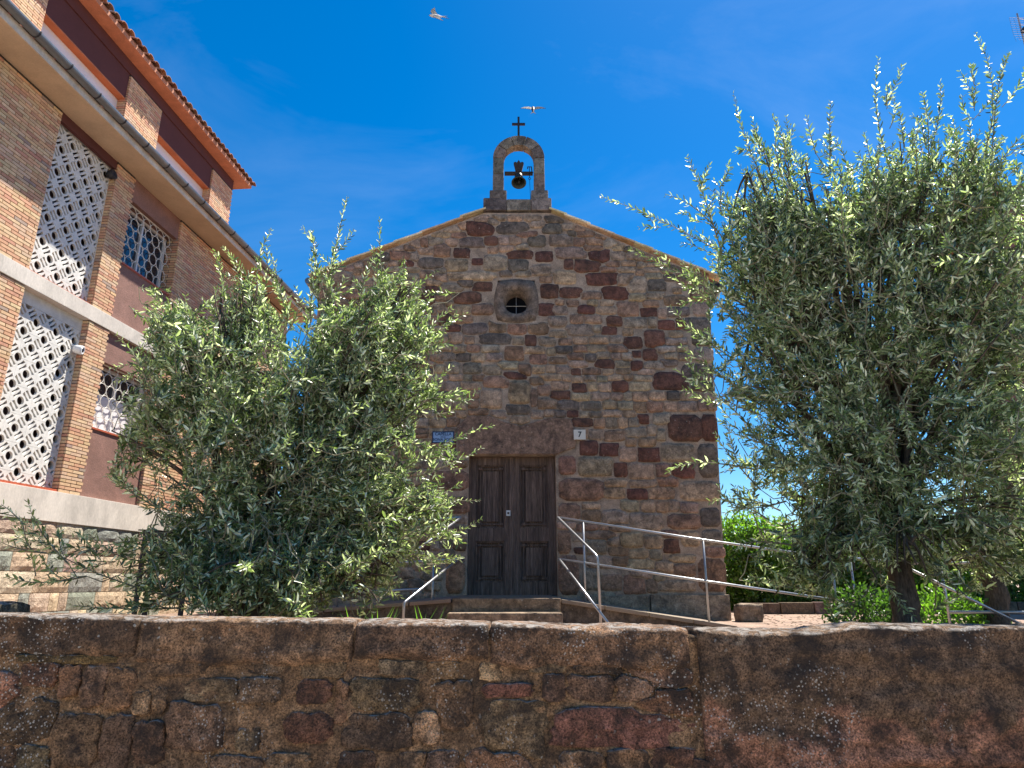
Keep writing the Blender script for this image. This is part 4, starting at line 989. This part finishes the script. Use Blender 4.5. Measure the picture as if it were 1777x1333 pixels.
# ------------------------------------------------------------------ VEGETATION
def leaf_arrays(base, dirv, nrm, ln, wd, fold=0.25, curl=0.1):
    """arrays (n,3): six vertices per leaf, two quads"""
    side = np.cross(dirv, nrm); side /= np.linalg.norm(side, axis=1, keepdims=True) + 1e-9
    ln = ln[:, None]; wd = wd[:, None]; n = nrm
    v0 = base
    v1 = base + dirv * ln * 0.32 + side * wd * 0.5 + n * wd * fold
    v2 = base + dirv * ln * 0.72 + side * wd * 0.42 + n * (wd * fold - ln * curl * 0.4)
    v3 = base + dirv * ln - n * ln * curl
    v4 = base + dirv * ln * 0.72 - side * wd * 0.42 + n * (wd * fold - ln * curl * 0.4)
    v5 = base + dirv * ln * 0.32 - side * wd * 0.5 + n * wd * fold
    return np.stack([v0, v1, v2, v3, v4, v5], 1).reshape(-1, 3)
def leaf_mesh(name, V, C, mat):
    nl = len(V) // 6; me = bpy.data.meshes.new(name)
    me.vertices.add(len(V)); me.vertices.foreach_set('co', V.astype(np.float32).ravel())
    k = np.arange(nl)[:, None] * 6
    lp = np.concatenate([k + np.array([[0, 1, 2, 3]]), k + np.array([[0, 3, 4, 5]])], 1).ravel().astype(np.int32)
    me.loops.add(len(lp)); me.loops.foreach_set('vertex_index', lp)
    me.polygons.add(nl * 2); me.polygons.foreach_set('loop_start', np.arange(nl * 2, dtype=np.int32) * 4)
    at = me.attributes.new('col', 'FLOAT_COLOR', 'POINT')
    CC = np.concatenate([np.repeat(C, 6, axis=0), np.ones((len(V), 1))], 1).astype(np.float32)
    at.data.foreach_set('color', CC.ravel()); me.materials.append(MATS[mat]); me.update(calc_edges=True); me.validate()
    return me
GREENS = np.array([(0.10, 0.145, 0.06), (0.19, 0.25, 0.10), (0.38, 0.44, 0.26), (0.74, 0.77, 0.63), (0.05, 0.08, 0.04)])
def project(p):
    c, s_ = math.cos(PITCH), math.sin(PITCH); y, z = p[1], p[2] - EYE
    f_ = y * c + z * s_; u = -y * s_ + z * c
    return 888.5 + FPX * p[0] / f_, 666.5 - FPX * u / f_
def olive(name, label, base, Yc, ells, leaders, ntw, seed, group, trunk_h=0.75, tr=0.12, stems=1, leafscale=1.0, shrink=1.0, nrim=0, gaps=()):
    rn = np.random.RandomState(seed); rg = random.Random(seed)
    root = thing(name, label, 'tree', base, 0, group); B = Vector(base)
    pxm = lambda px, py, dy: P(px, py, Yc + dy)
    cen = []
    for (cx, cy, rx, ry, dy, rd) in ells:
        c = pxm(cx, cy, dy); ex = (pxm(cx + rx, cy, dy) - c).length; ez = (pxm(cx, cy - ry, dy) - pxm(cx, cy + ry, dy)).length / 2
        cen.append((c, ex * shrink, rd * shrink, ez * shrink))
    wood = MB(); nodes = []
    top = B + Vector((rg.uniform(-0.05, 0.05), rg.uniform(-0.05, 0.05), trunk_h))
    for s_ in range(stems):
        sp = Vector(((s_ - (stems - 1) / 2) * tr * 2.2, rg.uniform(-0.1, 0.1), 0)); pts = []; rad = []
        for k in range(19):
            q = k / 18; p_ = B + sp * (1 + q * 0.8) + Vector((0.05 * noise.noise(Vector((q * 3, seed + s_, 0))), 0.05 * noise.noise(Vector((q * 3, 5, seed + s_))), q * trunk_h - 0.05))
            pts.append(p_); rad.append(tr * (1.35 - 0.6 * q + 0.18 * max(0, 0.25 - q) * 4) * (1 + 0.12 * noise.noise(Vector((q * 9, s_, seed)))) / (1 if stems == 1 else 1.35))
        k0_ = len(wood.v); wood.tube(pts, rad, 22)
        for vi in range(k0_, len(wood.v)):
            p_ = Vector(wood.v[vi]); ax = B + sp * 1.4; o_ = Vector((p_.x - ax.x, p_.y - ax.y, 0)); tw_ = math.atan2(o_.y, o_.x) + p_.z * 1.8
            wood.v[vi] = tuple(p_ + o_ * (0.28 * noise.noise(Vector((math.cos(tw_) * 1.9, math.sin(tw_) * 1.9, p_.z * 1.6 + seed))) + 0.14 * noise.noise(Vector((math.cos(tw_) * 5, math.sin(tw_) * 5, p_.z * 5)))))
    trunk = wood
    limb = MB()
    for (c, ex, ey, ez) in cen:
        st_ = top + Vector((rg.uniform(-0.1, 0.1), rg.uniform(-0.1, 0.1), rg.uniform(-0.35, 0.0)))
        mid = st_.lerp(c, 0.45) + Vector((rg.uniform(-0.15, 0.15), rg.uniform(-0.15, 0.15), 0.12)); pts = []; rad = []
        end = c + Vector((0, 0, ez * 0.35))
        for k in range(11):
            q = k / 10; p_ = st_.lerp(mid, q).lerp(mid.lerp(end, q), q) + Vector((0.04 * noise.noise(Vector((q * 5, seed, ez))), 0.04 * noise.noise(Vector((q * 5, ex, seed))), 0))
            pts.append(p_); rad.append(tr * 0.42 * (1 - q) + 0.012)
            if k > 2: nodes.append(p_)
        limb.tube(pts, rad, 7)
        for b_ in range(10):
            q0 = rg.randint(2, 10); s0 = pts[q0]
            e_ = c + Vector((rg.uniform(-1, 1) * ex * 0.75, rg.uniform(-1, 1) * ey * 0.75, rg.uniform(-0.8, 0.8) * ez))
            pp = [s0.lerp(e_, k / 5) + Vector((0, 0, 0.08 * math.sin(math.pi * k / 5))) for k in range(6)]
            limb.tube(pp, [0.012 * (1 - k / 6) + 0.004 for k in range(6)], 5); nodes += pp[1:]
    NA = np.array([tuple(p_) for p_ in nodes])
    twig = MB(); LB = []; LD = []; LN = []; LL = []; LW = []; LC = []
    core = np.array(tuple(top + Vector((0, 0, 0.5))))
    vol = np.array([ex * ey * ez for (_, ex, ey, ez) in cen]) ** 0.8; vol /= vol.sum()
    specs = []
    for k in range(ntw):
        c, ex, ey, ez = cen[rn.choice(len(cen), p=vol)]
        d = rn.normal(size=3); d /= np.linalg.norm(d); r_ = rn.uniform(0.12, 1.0) ** 0.55
        tip = np.array([c.x + d[0] * ex * r_, c.y + d[1] * ey * r_, c.z + d[2] * ez * r_])
        if tip[2] < TZ + 0.05: tip[2] = TZ + 0.05 + rn.uniform(0, 0.3)
        if tip[1] > 10.2: tip[1] = 10.2
        out = tip - core; out /= np.linalg.norm(out) + 1e-6
        dr = out * 0.7 + np.array([0, 0, 0.30 if d[2] > -0.1 else -0.25]) + rn.normal(size=3) * 0.5; dr /= np.linalg.norm(dr)
        l0 = rn.uniform(0.26, 0.58); bad = noise.noise(Vector(tuple(tip * 1.9 + seed))) + 0.5 * noise.noise(Vector(tuple(tip * 4.3 + seed))) < -0.16
        for q in (0.0, 0.5, 1.0):
            u_, v_ = project(tip - dr * l0 * q); bad |= any(g_[0] < u_ < g_[2] and g_[1] < v_ < g_[3] for g_ in gaps)
        if not bad: specs.append((tip, dr, l0, False))
    for k in range(nrim):          # long free shoots breaking the outline
        c, ex, ey, ez = cen[rn.choice(len(cen), p=vol)]
        d = rn.normal(size=3) * np.array([1, 0.6, 1]) + np.array([0, 0, 0.35]); d /= np.linalg.norm(d)
        st_ = np.array([c.x + d[0] * ex * 0.85, c.y + d[1] * ey * 0.85, c.z + d[2] * ez * 0.85]); l0 = rn.uniform(0.4, 0.85)
        out = st_ - core; out /= np.linalg.norm(out) + 1e-6; dr = out + d * 0.5 + np.array([0, 0, 0.35]) + rn.normal(size=3) * 0.25; dr /= np.linalg.norm(dr)
        tip = st_ + dr * l0; u_, v_ = project(tip)
        if tip[2] < TZ + 0.2 or tip[1] > 10 or any(g_[0] - 20 < u_ < g_[2] + 20 and g_[1] - 20 < v_ < g_[3] + 20 for g_ in gaps): continue
        specs.append((tip, dr, l0, True))
        for j in range(rn.randint(1, 4)):
            q = rn.uniform(0.05, 0.6); s0 = st_ + dr * l0 * q; dd = dr + rn.normal(size=3) * 0.5; dd /= np.linalg.norm(dd); l2 = rn.uniform(0.12, 0.3); specs.append((s0 + dd * l2, dd, l2, 's'))
    for (ax, ay, bx, by, dy, n_side) in leaders:
        a = np.array(tuple(pxm(ax, ay, dy))); b_ = np.array(tuple(pxm(bx, by, dy))); d = b_ - a; ln = np.linalg.norm(d); d /= ln
        specs.append((b_, d, ln, True))
        for k in range(int(n_side * 0.6)):
            q = rn.uniform(0.0, 0.7); s0 = a + d * ln * q; dd = d + rn.normal(size=3) * 0.45; dd /= np.linalg.norm(dd)
            l2 = rn.uniform(0.18, 0.42); specs.append((s0 + dd * l2, dd, l2, 's'))
    specs.sort(key=lambda q: (q[3] == 's', ((q[0] - q[1] * q[2] - core) ** 2).sum()))
    GN = np.zeros((len(NA) + 3 * len(specs), 3)); GN[:len(NA)] = NA; ng = len(NA)
    for tip, dr, ln, lead in specs:
        st_ = tip - dr * ln
        if lead is False or lead is True:
            i_ = np.argmin(((GN[:ng] - st_ + dr * 0.12) ** 2).sum(1) + rn.uniform(0, 0.02, ng)); nd = GN[i_].copy()
            GN[ng] = st_; GN[ng + 1] = st_ + dr * ln * 0.3; GN[ng + 2] = (nd + st_) / 2; ng += 3
            if np.linalg.norm(nd - st_) < 1.6:
                mid = (nd + st_) / 2 + np.array([0, 0, -0.05]); twig.tube([nd, mid, st_], [0.006, 0.005, 0.004], 3, caps=False)
        bendv = rn.normal(size=3) * ln * 0.10 + np.array([0, 0, (-0.10 if lead is False else 0.02) * ln])
        ns = 6; pts = [st_ + dr * ln * q + bendv * (4 * q * (1 - q)) * 0.6 for q in np.linspace(0, 1, ns)]
        twig.tube(pts, [0.0045 * (1 - 0.75 * k / (ns - 1)) for k in range(ns)] if lead is not True else [0.008 * (1 - 0.8 * k / (ns - 1)) for k in range(ns)], 4, caps=False)
        npair = max(4, int(ln / {False: 0.0235, True: 0.036, 's': 0.030}[lead])); q = (np.arange(npair) + 0.4 + rn.uniform(-0.15, 0.15, npair)) / npair
        q = 0.06 + 0.94 * q; A = np.array(pts); f = np.clip(q, 0, 0.999) * (ns - 1); ii = f.astype(int); fr = (f - ii)[:, None]
        pos = A[ii] * (1 - fr) + A[ii + 1] * fr; T = A[ii + 1] - A[ii]; T /= np.linalg.norm(T, axis=1, keepdims=True)
        ref = np.cross(T, rn.normal(size=3)); ref /= np.linalg.norm(ref, axis=1, keepdims=True) + 1e-9; ref2 = np.cross(T, ref)
        ang = (np.arange(npair) % 2) * (math.pi / 2) + rn.uniform(-0.35, 0.35, npair)
        sd_ = ref * np.cos(ang)[:, None] + ref2 * np.sin(ang)[:, None]
        sz = np.interp(q, [0, 0.3, 0.85, 1], [0.85, 1.0, 0.8, 0.5])
        for sg in (-1, 1):
            keep = rn.uniform(size=npair) > 0.08
            op = rn.uniform(0.55, 1.15, npair)[:, None]
            dv = T * np.cos(op) + sg * sd_ * np.sin(op) + rn.normal(size=(npair, 3)) * 0.14 + np.array([0, 0, 0.06]); dv /= np.linalg.norm(dv, axis=1, keepdims=True)
            nr = np.cross(np.cross(dv, T), dv) * -1.0; nr = nr + rn.normal(size=(npair, 3)) * 0.45 + np.array([0, 0, 0.4]); nr -= dv * (nr * dv).sum(1, keepdims=True); nr /= np.linalg.norm(nr, axis=1, keepdims=True) + 1e-9
            LB.append(pos[keep]); LD.append(dv[keep]); LN.append(nr[keep])
            l_ = rn.uniform(0.044, 0.094, npair) * sz * leafscale; LL.append(l_[keep]); LW.append((l_ * rn.uniform(0.23, 0.31, npair))[keep])
            young = np.clip((q - 0.6) * 1.2, 0, 0.5)[:, None]
            cc = GREENS[rn.choice(5, npair, p=[0.24, 0.22, 0.19, 0.20, 0.15])] * rn.uniform(0.8, 1.25, (npair, 1)); cc = cc * (1 - young) + young * np.array([0.24, 0.30, 0.14]); LC.append(cc[keep])
    V = leaf_arrays(np.concatenate(LB), np.concatenate(LD), np.concatenate(LN), np.concatenate(LL), np.concatenate(LW))
    iv = B
    tm = trunk.mesh('trunk', 'bark', smooth=True); t_ = link('trunk', tm, root); t_.location = -iv
    lm_ = limb.mesh('limbs', 'bark', smooth=True); l_ = link('limbs', lm_, root); l_.location = -iv
    tw = bpy.data.meshes.new('twigs'); tw.from_pydata(twig.v, [], twig.f); tw.materials.append(MATS['twig_bark']); tw.update()
    o = link('twigs', tw, root, kind='stuff'); o.location = -iv
    o = link('crown', leaf_mesh('crown', V, np.concatenate(LC), 'olive_leaf'), root, kind='stuff'); o.location = -iv
    return root
LE = [(470, 720, 190, 200, 0, 0.95), (600, 640, 130, 130, 0.2, 0.8), (690, 690, 95, 110, 0.3, 0.6), (330, 650, 95, 130, 0, 0.7), (400, 900, 150, 140, -0.2, 0.8), (550, 900, 150, 130, 0, 0.8), (310, 950, 75, 110, -0.2, 0.6),
      (640, 800, 120, 120, 0, 0.7), (250, 740, 55, 90, 0, 0.4), (380, 560, 80, 70, 0, 0.5), (600, 970, 110, 70, 0.1, 0.6), (715, 680, 60, 70, 0.2, 0.5), (695, 560, 70, 80, 0.3, 0.5), (640, 570, 60, 80, 0.3, 0.5), (700, 500, 50, 40, 0.3, 0.35), (420, 530, 65, 60, 0.1, 0.4), (300, 560, 50, 60, 0.1, 0.4), (740, 880, 60, 60, 0.0, 0.35), (380, 1000, 130, 70, -0.5, 0.6), (530, 1005, 120, 65, -0.5, 0.6), (300, 1010, 60, 60, -0.4, 0.5), (450, 1010, 130, 65, -0.7, 0.5), (390, 1020, 120, 55, -0.6, 0.5), (540, 1025, 110, 50, -0.6, 0.5), (640, 930, 70, 90, 0.0, 0.5), (660, 990, 60, 50, -0.2, 0.4), (620, 1030, 70, 35, -0.5, 0.4)]
LL_ = [(570, 520, 602, 342, 0.1, 9), (560, 500, 540, 400, 0.3, 5), (470, 600, 385, 428, 0.0, 7), (500, 560, 470, 440, 0.2, 6), (620, 560, 672, 478, 0.2, 6), (640, 600, 760, 470, 0.3, 9), (560, 540, 600, 480, 0.1, 5),
       (700, 650, 752, 570, 0.3, 7), (720, 700, 806, 680, 0.2, 8), (690, 822, 858, 738, 0.1, 8), (700, 760, 800, 815, 0.2, 6), (640, 900, 800, 870, 0.0, 7), (650, 960, 838, 900, -0.1, 12), (660, 950, 800, 970, 0.0, 7),
       (600, 1000, 700, 1040, 0.0, 8), (330, 560, 265, 500, 0.0, 6), (280, 640, 190, 640, 0.0, 6), (280, 760, 182, 830, 0.0, 7), (270, 880, 190, 830, -0.1, 5), (300, 600, 250, 530, 0.1, 5), (440, 560, 410, 470, 0.0, 5),
       (330, 1045, 20, 900, -0.6, 15), (120, 980, 48, 868, -0.6, 5), (40, 910, 2, 875, -0.6, 3), (310, 1055, 120, 1050, -0.5, 9), (150, 1000, 10, 1000, -0.55, 6), (80, 960, 0, 940, -0.55, 4)]
olive('olive_tree', 'bushy olive tree left of the chapel door in front of the brick building', (-2.38, 6.5, TZ), 6.5, LE, LL_, 3300, 5, 'olive trees behind the wall', 0.6, 0.08, 3, shrink=0.88, nrim=110, gaps=((722, 724, 812, 784), (700, 985, 800, 1075)))
RE = [(1560, 560, 210, 190, 0, 1.0), (1390, 520, 110, 180, 0, 0.8), (1680, 480, 130, 140, 0.1, 0.9), (1450, 780, 180, 150, -0.1, 0.9), (1690, 780, 150, 150, -0.1, 0.9), (1310, 620, 65, 140, 0, 0.5), (1590, 360, 120, 80, 0, 0.6),
      (1360, 400, 80, 90, 0, 0.5), (1560, 910, 170, 70, 0, 0.7), (1420, 920, 90, 80, 0.1, 0.5), (1740, 620, 80, 150, 0, 0.7), (1480, 400, 90, 80, 0.1, 0.5), (1700, 330, 70, 60, 0, 0.4), (1450, 960, 110, 70, -0.1, 0.6), (1660, 960, 110, 80, -0.1, 0.6), (1400, 1010, 60, 40, 0, 0.4), (1740, 940, 60, 80, -0.1, 0.5), (1620, 310, 115, 85, 0, 0.6), (1530, 330, 80, 75, 0, 0.5), (1330, 440, 85, 120, 0, 0.5), (1700, 390, 95, 105, 0, 0.6), (1400, 330, 75, 90, 0, 0.45), (1450, 420, 90, 90, 0.1, 0.5), (1290, 480, 55, 130, 0, 0.4), (1300, 330, 50, 90, 0, 0.35), (1580, 960, 70, 50, -0.5, 0.3)]
RL = [(1690, 330, 1692, 55, 0, 14), (1720, 320, 1752, 90, 0.1, 8), (1560, 330, 1525, 98, 0, 11), (1590, 330, 1632, 140, 0.1, 8), (1610, 320, 1600, 160, 0, 7), (1400, 430, 1272, 160, 0, 14), (1380, 380, 1340, 200, 0.1, 8), (1420, 400, 1365, 200, 0, 7),
      (1330, 480, 1238, 310, 0, 8), (1250, 430, 1192, 270, 0, 7), (1350, 500, 1040, 340, 0.1, 17), (1330, 540, 1090, 430, 0.0, 10), (1300, 560, 1150, 470, 0, 9), (1480, 370, 1450, 240, 0, 6), (1530, 360, 1500, 230, 0, 6), (1300, 640, 1160, 530, 0, 8),
      (1290, 680, 1180, 600, 0, 8), (1320, 720, 1170, 640, 0, 7), (1330, 780, 1190, 660, 0.1, 6), (1320, 850, 1240, 750, 0, 6), (1330, 900, 1255, 870, 0, 6), (1660, 330, 1650, 200, 0, 6), (1740, 420, 1776, 290, 0, 7), (1640, 330, 1620, 230, 0, 5),
      (1440, 1010, 1340, 960, 0, 7), (1480, 1050, 1300, 1000, 0, 8), (1500, 880, 1560, 990, -0.4, 5), (1620, 1000, 1700, 950, -0.2, 5), (1620, 1060, 1690, 1010, 0, 6)]
olive('olive_tree', 'tall olive tree with long upright shoots right of the chapel', (3.40, 6.3, TZ), 6.2, RE, RL, 4000, 9, 'olive trees behind the wall', 1.25, 0.092, 1, shrink=0.93, nrim=130)
R2 = [(1740, 900, 70, 110, 0, 0.7), (1840, 760, 120, 200, 0, 0.9), (1900, 600, 130, 150, 0, 0.8), (1680, 960, 60, 60, 0, 0.4)]
olive('olive_tree', 'olive tree at the right edge, its trunk beside the level railing', (5.35, 7.9, TZ), 7.9, R2, [(1800, 800, 1700, 870, 0, 6)], 480, 14, 'olive trees behind the wall', 1.0, 0.10, 1)

def leafcloud(name, label, cat, blobs, n, size, cols_, seed, base, group=None, mat='hedge_leaf', trunk=True):
    rn = np.random.RandomState(seed); root = thing(name, label, cat, base, 0, group)
    B_ = []; D_ = []; N_ = []
    vol = np.array([b_[3] * b_[4] * b_[5] for b_ in blobs]) ** 0.75; vol /= vol.sum()
    ch_ = rn.choice(len(blobs), n, p=vol); bl = np.array(blobs)[ch_]
    d = rn.normal(size=(n, 3)); d /= np.linalg.norm(d, axis=1, keepdims=True)
    r_ = rn.uniform(0.25, 1, (n, 1)) ** 0.4
    bulge = np.array([1 + 0.22 * noise.noise(Vector(tuple(q * 2.6 + i_))) + 0.15 * noise.noise(Vector(tuple(q * 7 + i_))) for q, i_ in zip(d, ch_)])[:, None]
    pos = bl[:, :3] + d * bl[:, 3:6] * r_ * bulge
    keep = pos[:, 2] > TZ + 0.01; pos = pos[keep]; d = d[keep]; n = len(pos)
    dv = d * 0.6 + rn.normal(size=(n, 3)) * 0.6 + np.array([0, 0, 0.35]); dv /= np.linalg.norm(dv, axis=1, keepdims=True)
    nr = d + rn.normal(size=(n, 3)) * 0.7; nr -= dv * (nr * dv).sum(1, keepdims=True); nr /= np.linalg.norm(nr, axis=1, keepdims=True)
    ln = rn.uniform(0.6, 1.3, n) * size
    V = leaf_arrays(pos, dv, nr, ln, ln * 0.55); C = np.array(cols_)[rn.choice(len(cols_), n)] * rn.uniform(0.75, 1.3, (n, 1))
    o = link('foliage', leaf_mesh('foliage', V, C, mat), root, kind='stuff'); o.location = -Vector(base)
    if trunk:
        tb = MB()
        for b_ in blobs[:3]: tb.tube([(b_[0], b_[1], TZ - 0.05), (b_[0] + 0.05, b_[1], (TZ + b_[2]) / 2), (b_[0], b_[1], b_[2])], [0.05, 0.04, 0.02], 6)
        o = tb.build('stems', 'bark', root); o.location = -Vector(base)
    return root
HG = [(0.07, 0.13, 0.025), (0.10, 0.18, 0.03), (0.055, 0.10, 0.02), (0.13, 0.21, 0.04)]
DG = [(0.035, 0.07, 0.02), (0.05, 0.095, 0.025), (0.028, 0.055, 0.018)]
for k, (px, Y, zt, rr, lb) in enumerate(((1278, 15.0, 2.9, 0.75, 'bright green hedge shrub next to the chapel corner'), (1335, 14.6, 2.75, 0.7, 'bright green hedge shrub, second from the chapel corner'),
                                     (1400, 14.8, 2.6, 0.8, 'green hedge shrub, third from the chapel corner'), (1475, 14.9, 2.6, 0.85, 'green hedge shrub left of the tall olive trunk'),
                                     (1560, 14.7, 2.7, 0.85, 'green hedge shrub behind the tall olive trunk'), (1650, 14.8, 2.6, 0.9, 'green hedge shrub right of the tall olive trunk'), (1745, 14.9, 2.8, 0.9, 'green hedge shrub behind the level railing'))):
    x = P(px, 1000, Y).x
    leafcloud('hedge_shrub', lb, 'shrub', [(x, Y, TZ + (zt - TZ) * 0.45, rr, 0.7, (zt - TZ) * 0.55), (x + 0.2, Y - 0.1, TZ + (zt - TZ) * 0.75, rr * 0.8, 0.6, (zt - TZ) * 0.33), (x - 0.3, Y + 0.1, TZ + (zt - TZ) * 0.3, rr * 0.9, 0.7, (zt - TZ) * 0.4)], 9000, 0.075, HG, 60 + k, (x, Y, TZ), 'hedge along the path')
# low dark shrubs under the right trees
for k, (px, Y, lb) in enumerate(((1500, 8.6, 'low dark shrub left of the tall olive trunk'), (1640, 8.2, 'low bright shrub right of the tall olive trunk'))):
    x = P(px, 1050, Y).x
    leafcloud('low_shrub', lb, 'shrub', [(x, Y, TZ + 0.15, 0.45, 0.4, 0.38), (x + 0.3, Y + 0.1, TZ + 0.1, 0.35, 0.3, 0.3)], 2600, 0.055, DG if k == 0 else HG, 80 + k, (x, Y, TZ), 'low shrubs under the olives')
# fallen leaves on the terrace
rn = np.random.RandomState(4); n_ = 2600
pos = np.stack([rn.uniform(-4, 7.5, n_), rn.uniform(5.2, 13.0, n_), np.full(n_, TZ + 0.006)], 1)
pos = pos[~((np.abs(pos[:, 0]) < 3.4) & (pos[:, 1] > 8.2))]; n_ = len(pos); a_ = rn.uniform(0, 6.28, n_)
dv = np.stack([np.cos(a_), np.sin(a_), rn.uniform(0, 0.25, n_)], 1); nr = np.tile(np.array([[0.0, 0, 1.0]]), (n_, 1)); ln = rn.uniform(0.04, 0.075, n_)
lo = link('leaf_litter', leaf_mesh('leaf_litter', leaf_arrays(pos, dv, nr, ln, ln * 0.3), np.array([(0.16, 0.10, 0.05), (0.22, 0.17, 0.08), (0.10, 0.06, 0.035)])[rn.choice(3, n_)], 'feather'), None, kind='stuff', label='dry fallen leaves scattered on the terrace', category='leaves')
# weeds showing over the wall
def weed(px, lb, seed):
    rg = random.Random(seed); p_ = P(px, 1070, 4.75); mb = MB()
    base = Vector((p_.x, 4.75, TZ))
    for k in range(14):
        a = rg.uniform(0, 6.28); l = rg.uniform(0.30, 0.46); d = Vector((math.cos(a) * 0.2, math.sin(a) * 0.2, 1)).normalized(); s = Vector((-math.sin(a), math.cos(a), 0)) * 0.006
        o_ = Vector((rg.uniform(-0.05, 0.05), rg.uniform(-0.05, 0.05), 0)); c = o_ + d * l * 0.6; t_ = o_ + d * l + Vector((math.cos(a), math.sin(a), -0.3)) * 0.07
        mb.add([o_ - s, o_ + s, c + s * 1.2, t_, c - s * 1.2], [(0, 1, 2, 4), (4, 2, 3)], (0.09 * rg.uniform(0.7, 1.2), 0.17, 0.03))
    o = mb.build('grass_tuft', 'hedge_leaf', None, label=lb, category='weed', group='weeds behind the wall'); o.location = base
weed(617, 'grass tuft rising behind the wall below the left handrail', 1); weed(660, 'grass tuft behind the wall just left of the handrail post', 2); weed(735, 'grass tuft behind the wall near the chapel steps', 3)

# ------------------------------------------------------------------ HOUSE AT THE RIGHT EDGE, AERIAL, BIRDS
hc = P(1772, 330, 14.0)
hz = hc.z
hs_ = thing('neighbour_house', 'brown brick house whose eaves just show at the right edge behind the olive', 'house', (hc.x, 14.0, TZ))
MB().box(0.02, 8, 0.03, 2.6, 0, hz - TZ - 0.25).build('wall', 'render_maroon', hs_)
rf = MB(); rf.add([(-0.25, -0.4, hz - TZ - 0.2), (8.2, -0.4, hz - TZ - 0.2), (8.2, 1.3, hz - TZ + 0.45), (-0.25, 1.3, hz - TZ + 0.45), (-0.25, -0.4, hz - TZ - 0.06), (8.2, -0.4, hz - TZ - 0.06), (8.2, 1.3, hz - TZ + 0.59), (-0.25, 1.3, hz - TZ + 0.59), (-0.25, 3.0, hz - TZ - 0.2), (8.2, 3.0, hz - TZ - 0.2)],
                  [(0, 3, 2, 1), (4, 5, 6, 7), (0, 1, 5, 4), (1, 2, 6, 5), (3, 0, 4, 7), (7, 6, 9, 8), (3, 8, 9, 2)], (0.26, 0.13, 0.08))
rf.build('roof', 'roof_tile', hs_)
for x, z in ((1.2, 2.2), (4.0, 2.2), (1.2, 5.2), (4.0, 5.2)):
    w_ = MB().box(x, x + 1.0, -0.015, 0.029, z, z + 1.3).build('window', 'dark_glass', hs_); MB().box(x - 0.06, x + 1.06, -0.05, 0.028, z - 0.06, z - 0.002).build('window_sill', 'concrete', w_)
ap = P(1778, 55, 15.0)
an = thing('television_aerial', 'grid panel television aerial on a mast above the house at top right', 'aerial', (ap.x - 0.08, 15.0, hz - 0.2))
az = ap.z - (hz - 0.2)
MB().tube([(0, 0, 0.3), (0, 0, az + 0.6)], 0.022, 8).build('mast', 'galvanised', an, smooth=True)
gd = MB()
for k in range(13):
    z = az - 0.42 + k * 0.065; f = 0.0 if k > 3 else (3 - k) * 0.05
    gd.tube([(-0.33 + f, -0.10 - (0.10 if k < 1 else 0), z), (-0.33 + f + 0.62 - 2 * f, -0.10, z)], 0.004, 4)
for j in range(6):
    x = -0.33 + j * 0.124; gd.tube([(x + (0.03 if j < 2 else -0.03), -0.10, az - 0.42), (x, -0.10, az - 0.2), (x, -0.10, az + 0.36)], 0.004, 4)
gd.tube([(-0.33, -0.10, az + 0.36), (0.29, -0.10, az + 0.36)], 0.006, 4); gd.build('reflector_grid', 'galvanised', an)
dp = MB()
for z in (az - 0.2, az + 0.0, az + 0.2): dp.tube([(-0.16, -0.2, z + 0.04), (0, -0.2, z), (0.16, -0.2, z + 0.04)], 0.007, 5)
dp.build('dipoles', 'white_paint', an); MB().box(-0.05, 0.05, -0.22, -0.02, az - 0.08, az + 0.02).build('junction_box', 'dark_iron', an)

def bird(name, label, pos, M3, under):
    mb = MB(); n = 10; prof = [(-0.085, 0.003), (-0.075, 0.012), (-0.055, 0.019), (-0.02, 0.022), (0.025, 0.019), (0.06, 0.010), (0.085, 0.005)]
    vs = []; fs = []; dk = (0.02, 0.022, 0.035)
    for y, r_ in prof:
        for k in range(n):
            q = 2 * math.pi * k / n; vs.append((r_ * math.cos(q), y, r_ * 0.9 * math.sin(q)))
    for i in range(len(prof) - 1):
        for k in range(n): fs.append((i * n + k, i * n + (k + 1) % n, (i + 1) * n + (k + 1) % n, (i + 1) * n + k))
    fs.append(tuple(range(n))); mb.add(vs, fs, under)
    for s_ in (-1, 1):
        w_ = [(0.012, -0.04), (0.06, -0.055), (0.11, -0.03), (0.165, 0.03), (0.10, 0.015), (0.05, 0.02), (0.012, 0.025)]
        vv = [(s_ * a, b_, 0.008 + 0.12 * a) for a, b_ in w_]; v2 = [(s_ * a, b_, 0.004 + 0.12 * a) for a, b_ in w_]; m_ = len(w_)
        mb.add(vv + v2, [tuple(range(m_)), tuple(range(2 * m_ - 1, m_ - 1, -1))] + [(i, (i + 1) % m_, m_ + (i + 1) % m_, m_ + i) for i in range(m_)], dk)
        tl_ = [(0.0, 0.07), (s_ * 0.012, 0.075), (s_ * 0.035, 0.155), (s_ * 0.012, 0.115), (0, 0.105)]
        mb.add([(a, b_, 0.003) for a, b_ in tl_] + [(a, b_, 0.0) for a, b_ in tl_], [(0, 1, 2, 3, 4), (9, 8, 7, 6, 5)] + [(i, (i + 1) % 5, 5 + (i + 1) % 5, 5 + i) for i in range(5)], dk)
    mb.lathe([(0.0, 0.012), (0.004, 0.002), (0.005, 0)], 6, Matrix.Translation((0, -0.085, 0)) @ Matrix.Rotation(math.pi / 2, 4, 'X'), (0.02, 0.02, 0.02))
    o = mb.build(name, 'feather', None, label=label, category='bird', group='swallows in flight'); o.location = pos; o.rotation_euler = M3
    return o
bird('swallow', 'pale bellied swallow banking steeply, high at the top of the sky', P(757, 28, 6.5), (R(30), R(62), R(-40)), (0.62, 0.60, 0.58))
bird('swallow', 'dark swallow gliding just right of the chapel cross', P(925, 190, 7.5), (R(-60), R(0), R(180)), (0.03, 0.032, 0.04))
